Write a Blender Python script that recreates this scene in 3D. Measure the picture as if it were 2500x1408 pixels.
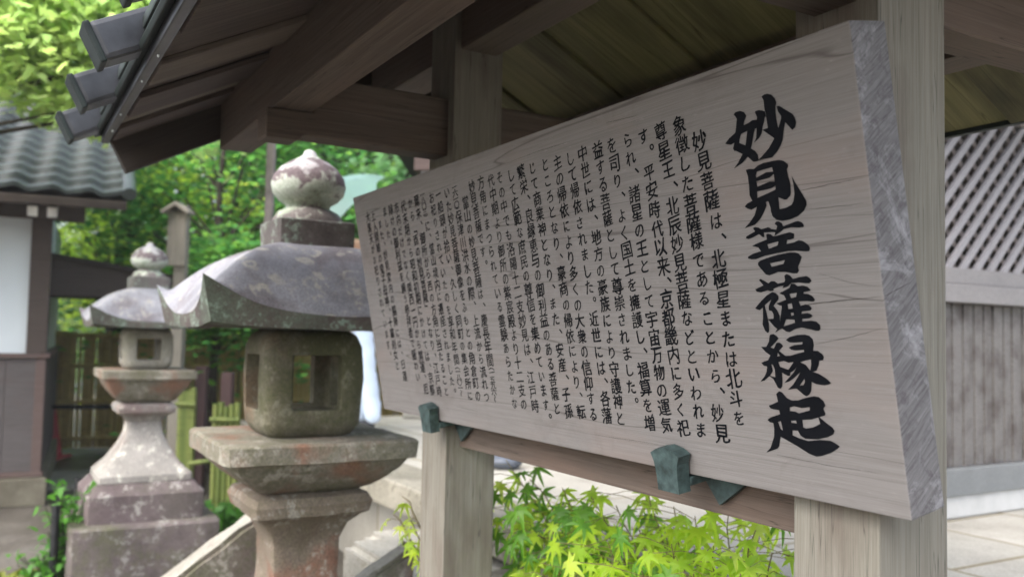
import bpy, bmesh, math, random
import numpy as np
from mathutils import Vector, Matrix, noise

for o in list(bpy.data.objects):
    bpy.data.objects.remove(o)
SC = bpy.context.scene
COL = SC.collection
R = math.radians

# ------------------------------------------------------------------ camera
EYE = Vector((0, 0, 1.5))
RT = Vector((0.9998, -0.0011, 0.0202)); UPV = Vector((-0.0202, -0.0539, 0.9983)); FW = Vector((0, 0.9985, 0.0540))
cd = bpy.data.cameras.new("camera")
cam = bpy.data.objects.new("camera", cd)
COL.objects.link(cam)
cam.matrix_world = Matrix(((RT.x, UPV.x, -FW.x, 0), (RT.y, UPV.y, -FW.y, 0), (RT.z, UPV.z, -FW.z, 1.5), (0, 0, 0, 1)))
cd.sensor_width = 36; cd.lens = 2167.45 / 2500 * 36
cd.clip_start = 0.05; cd.clip_end = 500
cd.dof.use_dof = True; cd.dof.focus_distance = 1.5; cd.dof.aperture_fstop = 3.6; cd.dof.aperture_blades = 9
SC.camera = cam

# ------------------------------------------------------------------ world, sun, exposure
w = bpy.data.worlds.new("World"); SC.world = w; w.use_nodes = True
nt = w.node_tree
bg = nt.nodes["Background"]
sky = nt.nodes.new("ShaderNodeTexSky"); sky.sky_type = 'NISHITA'; sky.sun_disc = False
sky.sun_elevation = R(50); sky.sun_rotation = R(222); sky.air_density = 1.0; sky.dust_density = 4.0; sky.ozone_density = 1.0
hs = nt.nodes.new("ShaderNodeHueSaturation"); hs.inputs['Saturation'].default_value = 0.58
nt.links.new(sky.outputs[0], hs.inputs['Color']); nt.links.new(hs.outputs[0], bg.inputs[0])
bg.inputs[1].default_value = 0.15
sl = bpy.data.lights.new("sun", 'SUN'); sl.energy = 0.75; sl.angle = R(60); sl.color = (1, 0.99, 0.98)
sun = bpy.data.objects.new("sun", sl); COL.objects.link(sun)
sd = Vector((math.sin(R(222)) * math.cos(R(50)), math.cos(R(222)) * math.cos(R(50)), math.sin(R(50))))
sun.rotation_euler = sd.to_track_quat('Z', 'Y').to_euler(); sun.location = (-3, -4, 9)
SC.view_settings.view_transform = 'Standard'; SC.view_settings.look = 'None'
SC.view_settings.exposure = 2.05; SC.view_settings.gamma = 1.0
SC.cycles.use_denoising = True
SC.cycles.max_bounces = 8; SC.cycles.diffuse_bounces = 5; SC.cycles.transmission_bounces = 4; SC.cycles.transparent_max_bounces = 6
SC.cycles.caustics_reflective = False; SC.cycles.caustics_refractive = False

# ------------------------------------------------------------------ frames
KO = Vector((0.54529342, 1.35467348, 0.0))
KA = Vector((0.50185, -0.86496, 0)); KB = Vector((-0.86496, -0.50185, 0))
def K(A, B, Z):                      # shelter frame: A along the board to the near end, B towards the reader
    return KO + KA * A + KB * B + Vector((0, 0, Z))
KM = Matrix(((KA.x, -KB.x, 0, KO.x), (KA.y, -KB.y, 0, KO.y), (0, 0, 1, 0), (0, 0, 0, 1)))   # local x = A, y = -B
KANG = math.atan2(KA.y, KA.x)
def ray(u, v):
    return FW + RT * ((u - 1250) / 2167.45) - UPV * ((v - 704) / 2167.45)
def at(u, v, d):                     # a point of the real place seen in that direction at that distance
    return EYE + ray(u, v) * d
rnd = random.Random(7)

# ------------------------------------------------------------------ object helpers
def wm(o):
    m = o.matrix_basis.copy(); p = o.parent
    while p:
        m = p.matrix_basis @ m; p = p.parent
    return m
def link(o, parent=None, M=None):
    COL.objects.link(o)
    M = M if M is not None else Matrix()
    if parent:
        o.parent = parent
        o.matrix_basis = wm(parent).inverted() @ M
    else:
        o.matrix_basis = M
    return o
def tag(o, label=None, cat=None, group=None, kind=None):
    if label: o['label'] = label
    if cat: o['category'] = cat
    if group: o['group'] = group
    if kind: o['kind'] = kind
    return o
def thing(name, label, cat, loc=(0, 0, 0), rz=0, group=None):
    o = bpy.data.objects.new(name, None); o.empty_display_size = 0.2
    link(o, None, Matrix.Translation(Vector(loc)) @ Matrix.Rotation(rz, 4, 'Z'))
    return tag(o, label, cat, group)
def obj(name, bm, mat, parent=None, M=None, smooth=None):
    me = bpy.data.meshes.new(name)
    if isinstance(bm, bmesh.types.BMesh):
        bm.normal_update(); bm.to_mesh(me); bm.free()
    else:
        me.from_pydata(*bm); me.update()
    for m in (mat if isinstance(mat, (list, tuple)) else [mat]):
        me.materials.append(m)
    if smooth is not None:
        me.polygons.foreach_set('use_smooth', [True] * len(me.polygons))
        me.set_sharp_from_angle(angle=R(smooth))
    return link(bpy.data.objects.new(name, me), parent, M)
def box(bm, x0, x1, y0, y1, z0, z1, bev=0.0, mi=0):
    vs = [bm.verts.new(p) for p in ((x0, y0, z0), (x1, y0, z0), (x1, y1, z0), (x0, y1, z0), (x0, y0, z1), (x1, y0, z1), (x1, y1, z1), (x0, y1, z1))]
    fs = [bm.faces.new([vs[i] for i in q]) for q in ((3, 2, 1, 0), (4, 5, 6, 7), (0, 1, 5, 4), (1, 2, 6, 5), (2, 3, 7, 6), (3, 0, 4, 7))]
    for f in fs: f.material_index = mi
    if bev:
        es = list({e for f in fs for e in f.edges})
        bmesh.ops.bevel(bm, geom=es, offset=bev, segments=2, affect='EDGES', profile=0.6)
    return vs
def axes(P0, P1, up=(0, 0, 1)):
    P0 = Vector(P0); P1 = Vector(P1); x = (P1 - P0).normalized(); y = Vector(up).cross(x)
    if y.length < 1e-4: y = KB.copy()
    y.normalize(); z = x.cross(y)
    c = (P0 + P1) / 2
    return Matrix(((x.x, y.x, z.x, c.x), (x.y, y.y, z.y, c.y), (x.z, y.z, z.z, c.z), (0, 0, 0, 1))), (P1 - P0).length
def beam(name, P0, P1, wd, ht, mat, parent=None, up=(0, 0, 1), bev=0.004):
    M, L = axes(P0, P1, up)
    bm = bmesh.new(); box(bm, -L / 2, L / 2, -wd / 2, wd / 2, -ht / 2, ht / 2, bev)
    return obj(name, bm, mat, parent, M)
def prism(bm, pts, y0, y1, mi=0):    # polygon in x-z extruded along y
    a = [bm.verts.new((p[0], y0, p[1])) for p in pts]; b = [bm.verts.new((p[0], y1, p[1])) for p in pts]
    n = len(pts)
    fs = [bm.faces.new(a), bm.faces.new(b[::-1])]
    for i in range(n):
        fs.append(bm.faces.new((a[i], b[i], b[(i + 1) % n], a[(i + 1) % n])))
    for f in fs: f.material_index = mi
    bmesh.ops.recalc_face_normals(bm, faces=fs)
def tube(bm, pts, rad, n=8, cap=True):
    pts = [Vector(p) for p in pts]
    rad = rad if isinstance(rad, (list, tuple)) else [rad] * len(pts)
    rings = []
    for i, p in enumerate(pts):
        d = (pts[min(i + 1, len(pts) - 1)] - pts[max(i - 1, 0)]).normalized()
        x = d.cross(Vector((0.31, 0.17, 0.93)));
        if x.length < 0.05: x = d.cross(Vector((1, 0, 0)))
        x.normalize(); y = d.cross(x)
        rings.append([bm.verts.new(p + (x * math.cos(2 * math.pi * k / n) + y * math.sin(2 * math.pi * k / n)) * rad[i]) for k in range(n)])
    for r0, r1 in zip(rings, rings[1:]):
        for k in range(n):
            bm.faces.new((r0[k], r0[(k + 1) % n], r1[(k + 1) % n], r1[k]))
    if cap:
        bm.faces.new(rings[0][::-1]); bm.faces.new(rings[-1])
def loft(bm, rings, n=48, jit=0.0, dz=0.03, seed=0, freq=9):
    """rings (z, half size, squareness): squareness 2 is round, large is square"""
    rr = []
    for (a, b) in zip(rings, rings[1:]):
        k = max(1, int(max(abs(b[0] - a[0]), abs(b[1] - a[1])) / dz))
        for i in range(k):
            t = i / k; rr.append(tuple(a[j] * (1 - t) + b[j] * t for j in range(3)))
    rr.append(rings[-1])
    vs = []
    for z, h, q in rr:
        ring = []
        for k in range(n):
            t = 2 * math.pi * (k + 0.0) / n; c, s = math.cos(t), math.sin(t)
            r = h / ((abs(c) ** q + abs(s) ** q) ** (1 / q))
            p = Vector((c * r, s * r, z))
            if jit: p += noise.noise_vector(p * freq + Vector((seed, 0, 0))) * jit + noise.noise_vector(p * freq * 4 + Vector((seed, 3, 0))) * jit * 0.4
            ring.append(bm.verts.new(p))
        vs.append(ring)
    for r0, r1 in zip(vs, vs[1:]):
        for k in range(n):
            bm.faces.new((r0[k], r0[(k + 1) % n], r1[(k + 1) % n], r1[k]))
    bm.faces.new(vs[0][::-1]); bm.faces.new(vs[-1])

# ------------------------------------------------------------------ materials
class NT:
    def __init__(s, name):
        s.m = bpy.data.materials.new(name); s.m.use_nodes = True; s.t = s.m.node_tree
        s.b = s.t.nodes['Principled BSDF']; s.out = s.t.nodes['Material Output']
        s.tc = s.t.nodes.new('ShaderNodeTexCoord')
    def n(s, typ, **kw):
        o = s.t.nodes.new(typ)
        for k, v in kw.items():
            if k in o.inputs: 
                if hasattr(v, 'is_linked') or hasattr(v, 'links'): s.t.links.new(v, o.inputs[k])
                else: o.inputs[k].default_value = v
            else: setattr(o, k, v)
        return o
    def l(s, a, b): s.t.links.new(a, b)
    def map(s, scale, loc=(0, 0, 0), rot=(0, 0, 0), src='Object'):
        m = s.t.nodes.new('ShaderNodeMapping'); s.l(s.tc.outputs[src], m.inputs[0])
        m.inputs['Scale'].default_value = scale; m.inputs['Location'].default_value = loc; m.inputs['Rotation'].default_value = rot
        oi = s.t.nodes.new('ShaderNodeObjectInfo'); va = s.t.nodes.new('ShaderNodeVectorMath'); va.operation = 'MULTIPLY_ADD'
        s.l(oi.outputs['Random'], va.inputs[0]); va.inputs[1].default_value = (37, 19, 53); s.l(m.outputs[0], va.inputs[2])
        return va.outputs[0]
    def noise(s, vec, scale, detail=4, rough=0.55, dist=0.0):
        o = s.t.nodes.new('ShaderNodeTexNoise'); s.l(vec, o.inputs['Vector'])
        o.inputs['Scale'].default_value = scale; o.inputs['Detail'].default_value = detail; o.inputs['Roughness'].default_value = rough; o.inputs['Distortion'].default_value = dist
        return o.outputs[0]
    def ramp(s, fac, stops):
        o = s.t.nodes.new('ShaderNodeValToRGB'); s.l(fac, o.inputs[0]); e = o.color_ramp.elements
        while len(e) < len(stops): e.new(0.5)
        for i, (p, c) in enumerate(stops):
            e[i].position = p; e[i].color = (c if isinstance(c, tuple) else (c, c, c)) + (1,)
        return o.outputs[0]
    def mix(s, fac, a, b, mode='MIX'):
        o = s.t.nodes.new('ShaderNodeMix'); o.data_type = 'RGBA'; o.blend_type = mode
        for i, v in ((0, fac), (6, a), (7, b)):
            if hasattr(v, 'links'): s.l(v, o.inputs[i])
            else: o.inputs[i].default_value = v if i == 0 else tuple(v) + (1,)
        return o.outputs[2]
    def bump(s, h, strength=0.3, dist=0.01):
        o = s.t.nodes.new('ShaderNodeBump'); s.l(h, o.inputs['Height']); o.inputs['Strength'].default_value = strength; o.inputs['Distance'].default_value = dist
        s.l(o.outputs[0], s.b.inputs['Normal'])
    def fin(s, col, rough=0.7, spec=0.3):
        if hasattr(col, 'links'): s.l(col, s.b.inputs['Base Color'])
        else: s.b.inputs['Base Color'].default_value = tuple(col) + (1,)
        if hasattr(rough, 'links'): s.l(rough, s.b.inputs['Roughness'])
        else: s.b.inputs['Roughness'].default_value = rough
        s.b.inputs['Specular IOR Level'].default_value = spec
        return s.m
def wood(name, lo, mid, hi, stain=None, stain_amt=0.5, gs=1.0, rough=0.72, crack=0.6):
    t = NT(name)
    g = t.noise(t.map((0.7 * gs, 30 * gs, 30 * gs)), 4.5, 8, 0.68, 0.5)
    f = t.noise(t.map((3 * gs, 120 * gs, 120 * gs)), 5.0, 4, 0.6)
    big = t.noise(t.map((1.1 * gs, 4 * gs, 4 * gs)), 2.2, 5, 0.6)
    col = t.ramp(g, [(0.18, lo), (0.5, mid), (0.82, hi)])
    col = t.mix(t.ramp(f, [(0.35, 0.0), (0.7, 0.4)]), col, tuple(c * 0.62 for c in mid))
    if stain: col = t.mix(t.ramp(big, [(0.46, 0.0), (0.66, stain_amt)]), col, stain)
    else: col = t.mix(t.ramp(big, [(0.4, 0.0), (0.75, 0.4)]), col, lo)
    ck = t.noise(t.map((0.5 * gs, 17 * gs, 17 * gs), loc=(3, 5, 9)), 2.3, 3, 0.5)
    ckm = t.ramp(ck, [(0.494, 0.0), (0.499, crack), (0.501, crack), (0.506, 0.0)])
    col = t.mix(ckm, col, tuple(c * 0.25 for c in lo))
    t.bump(t.mix(0.5, g, f), 0.25, 0.004)
    return t.fin(col, rough, 0.25)
def stone(name, c1, c2, lich, lich_amt=0.5, rust=None, rust_amt=0.5, moss=None, moss_amt=0.5, sc=1.0, rough=0.85, bump=0.8, lt=0.545, rings=0.0):
    t = NT(name); v = t.map((1, 1, 1))
    a = t.noise(v, 4.5 * sc, 6, 0.62); b = t.noise(v, 130 * sc, 3, 0.7); c0 = t.noise(v, 9 * sc, 7, 0.7); d = t.noise(v, 3.1 * sc, 5, 0.6, 0.3); e = t.noise(v, 34 * sc, 5, 0.7); c = t.mix(0.42, c0, e)
    col = t.mix(t.ramp(a, [(0.36, 0.0), (0.64, 1.0)]), c1, c2)
    if rust: col = t.mix(t.ramp(d, [(0.5, 0.0), (0.62, rust_amt)]), col, rust)
    if moss: col = t.mix(t.ramp(t.mix(0.4, d, e), [(0.40, moss_amt), (0.54, 0.0)]), col, moss)
    if lich: col = t.mix(t.ramp(c, [(lt, 0.0), (lt + 0.035, lich_amt)]), col, lich)
    if rings:                        # round crusts of lichen with a pale rim
        vo = t.t.nodes.new('ShaderNodeTexVoronoi'); vo.inputs['Scale'].default_value = 8.5 * sc; vo.inputs['Randomness'].default_value = 1.0
        wp = t.t.nodes.new('ShaderNodeVectorMath'); wp.operation = 'MULTIPLY_ADD'; nn = t.t.nodes.new('ShaderNodeTexNoise'); nn.inputs['Scale'].default_value = 14; t.l(v, nn.inputs['Vector'])
        t.l(nn.outputs[1], wp.inputs[0]); wp.inputs[1].default_value = (0.07, 0.07, 0.07); t.l(v, wp.inputs[2]); t.l(wp.outputs[0], vo.inputs['Vector'])
        rg = t.ramp(vo.outputs['Distance'], [(0.20, 0.0), (0.29, rings), (0.34, rings), (0.40, 0.0)])
        col = t.mix(t.mix(1.0, rg, t.ramp(t.noise(v, 3.6, 3), [(0.50, 0.0), (0.58, 1.0)]), 'MULTIPLY'), col, lich)
    col = t.mix(t.ramp(e, [(0.58, 0.0), (0.70, 0.35)]), col, tuple(x * 0.35 for x in c1))
    col = t.mix(1.0, col, t.ramp(b, [(0.25, 0.55), (0.75, 1.3)]), 'MULTIPLY')
    t.bump(t.mix(0.6, c, b), bump, 0.006)
    return t.fin(col, rough, 0.3)
def plain(name, c, rough=0.6, spec=0.3, var=0.35, sc=8, metal=0.0):
    t = NT(name); a = t.noise(t.map((1, 1, 1)), sc, 5, 0.6)
    col = t.mix(t.ramp(a, [(0.3, 0.0), (0.7, 1.0)]), tuple(x * (1 - var) for x in c), tuple(min(1, x * (1 + var)) for x in c))
    t.b.inputs['Metallic'].default_value = metal
    t.bump(a, 0.15, 0.004)
    return t.fin(col, rough, spec)
def leafmat(name, cols, transl=0.5, rough=0.45):
    t = NT(name); g = t.t.nodes.new('ShaderNodeNewGeometry')
    n = len(cols)
    col = t.ramp(g.outputs['Random Per Island'], [(i / max(1, n - 1), c) for i, c in enumerate(cols)])
    col = t.mix(0.35, col, t.ramp(t.noise(t.map((1, 1, 1)), 1.1, 3), [(0.35, cols[0]), (0.65, cols[-1])]))
    t.fin(col, rough, 0.35)
    tr = t.t.nodes.new('ShaderNodeBsdfTranslucent'); t.l(t.mix(1.0, col, (1.9, 1.9, 1.6), 'MULTIPLY'), tr.inputs[0])
    ms = t.t.nodes.new('ShaderNodeMixShader'); ms.inputs[0].default_value = transl
    t.l(t.b.outputs[0], ms.inputs[1]); t.l(tr.outputs[0], ms.inputs[2]); t.l(ms.outputs[0], t.out.inputs[0])
    return t.m

M_post = wood('weathered_post', (0.12, 0.108, 0.085), (0.20, 0.186, 0.152), (0.27, 0.255, 0.215), (0.11, 0.085, 0.068), 0.75)
M_beam = wood('dark_beam', (0.055, 0.042, 0.034), (0.108, 0.083, 0.066), (0.165, 0.135, 0.112), (0.135, 0.092, 0.07), 0.5)
M_soffit = wood('olive_soffit_boards', (0.10, 0.09, 0.045), (0.22, 0.20, 0.10), (0.32, 0.29, 0.155), (0.03, 0.027, 0.022), 0.75, gs=0.5)
M_eaveboard = wood('brown_roof_boards', (0.045, 0.034, 0.03), (0.085, 0.065, 0.056), (0.19, 0.155, 0.125), (0.05, 0.036, 0.032), 0.6, gs=0.8)
M_barge = wood('dark_bargeboard', (0.025, 0.019, 0.016), (0.045, 0.035, 0.028), (0.07, 0.055, 0.044))
M_copper = plain('grey_green_copper', (0.042, 0.043, 0.047), 0.34, 0.5, 0.55, 9, 0.35)
M_copper_dk = plain('dark_copper', (0.016, 0.022, 0.02), 0.55, 0.25, 0.4, 14, 0.1)
M_bracket = plain('verdigris_bracket', (0.046, 0.072, 0.070), 0.5, 0.4, 0.6, 45, 0.25)
M_ink = plain('black_ink', (0.0045, 0.005, 0.0066), 0.65, 0.06, 0.3, 20)
M_red = plain('red_plastic', (0.35, 0.02, 0.03), 0.5)
M_black = plain('black_stake', (0.015, 0.015, 0.016), 0.5)

def boardmat(name):
    t = NT(name)
    v = t.map((0.5, 40, 40)); g = t.noise(v, 4.0, 8, 0.7, 0.5)
    f = t.noise(t.map((2.2, 190, 190)), 4.0, 4, 0.6)
    big = t.noise(t.map((0.9, 2.4, 2.4)), 2.0, 5, 0.6); sp = t.noise(t.map((6, 24, 24)), 6, 5, 0.7)
    col = t.ramp(g, [(0.15, (0.146, 0.137, 0.129)), (0.5, (0.191, 0.180, 0.171)), (0.85, (0.235, 0.223, 0.213))])
    col = t.mix(t.ramp(f, [(0.36, 0.4), (0.60, 0.0)]), col, (0.115, 0.098, 0.09))
    col = t.mix(t.ramp(big, [(0.5, 0.0), (0.72, 0.45)]), col, (0.22, 0.165, 0.14))
    w_ = t.noise(t.map((1.4, 1.6, 1.6), loc=(7, 2, 1)), 3.0, 6, 0.7, 0.8)
    col = t.mix(t.ramp(w_, [(0.30, 0.5), (0.46, 0.0)]), col, (0.125, 0.108, 0.10))
    col = t.mix(t.ramp(sp, [(0.62, 0.0), (0.75, 0.35)]), col, (0.34, 0.315, 0.305))
    ck = t.noise(t.map((0.22, 7, 7), loc=(3, 5, 9)), 2.0, 2, 0.4)
    col = t.mix(t.ramp(ck, [(0.4975, 0.0), (0.4995, 0.6), (0.5005, 0.6), (0.5025, 0.0)]), col, (0.05, 0.04, 0.035))
    t.bump(t.mix(0.6, g, f), 0.12, 0.002)
    return t.fin(col, 0.7, 0.25)
def endgrain(name):
    t = NT(name)
    m0 = t.map((1, 1, 1), rot=(R(-32), 0, 0)); m1 = t.t.nodes.new('ShaderNodeMapping'); t.l(m0, m1.inputs[0]); m1.inputs['Scale'].default_value = (1, 95, 7)
    wv = t.noise(m1.outputs[0], 3.0, 5, 0.6, 0.9)
    a = t.noise(t.map((1, 1, 1)), 9, 7, 0.72, 0.8); b = t.noise(t.map((1, 1, 1)), 48, 6, 0.75, 0.5)
    col = t.ramp(wv, [(0.3, (0.078, 0.073, 0.074)), (0.5, (0.132, 0.126, 0.127)), (0.7, (0.18, 0.172, 0.174))])
    col = t.mix(t.ramp(a, [(0.50, 0.0), (0.64, 0.8)]), col, (0.32, 0.315, 0.325))
    col = t.mix(t.ramp(b, [(0.52, 0.0), (0.68, 0.7)]), col, (0.065, 0.054, 0.06))
    t.bump(t.mix(0.5, wv, b), 0.3, 0.003)
    return t.fin(col, 0.75, 0.2)
M_board = boardmat('sign_board_wood'); M_end = endgrain('sign_board_end_grain')

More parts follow.
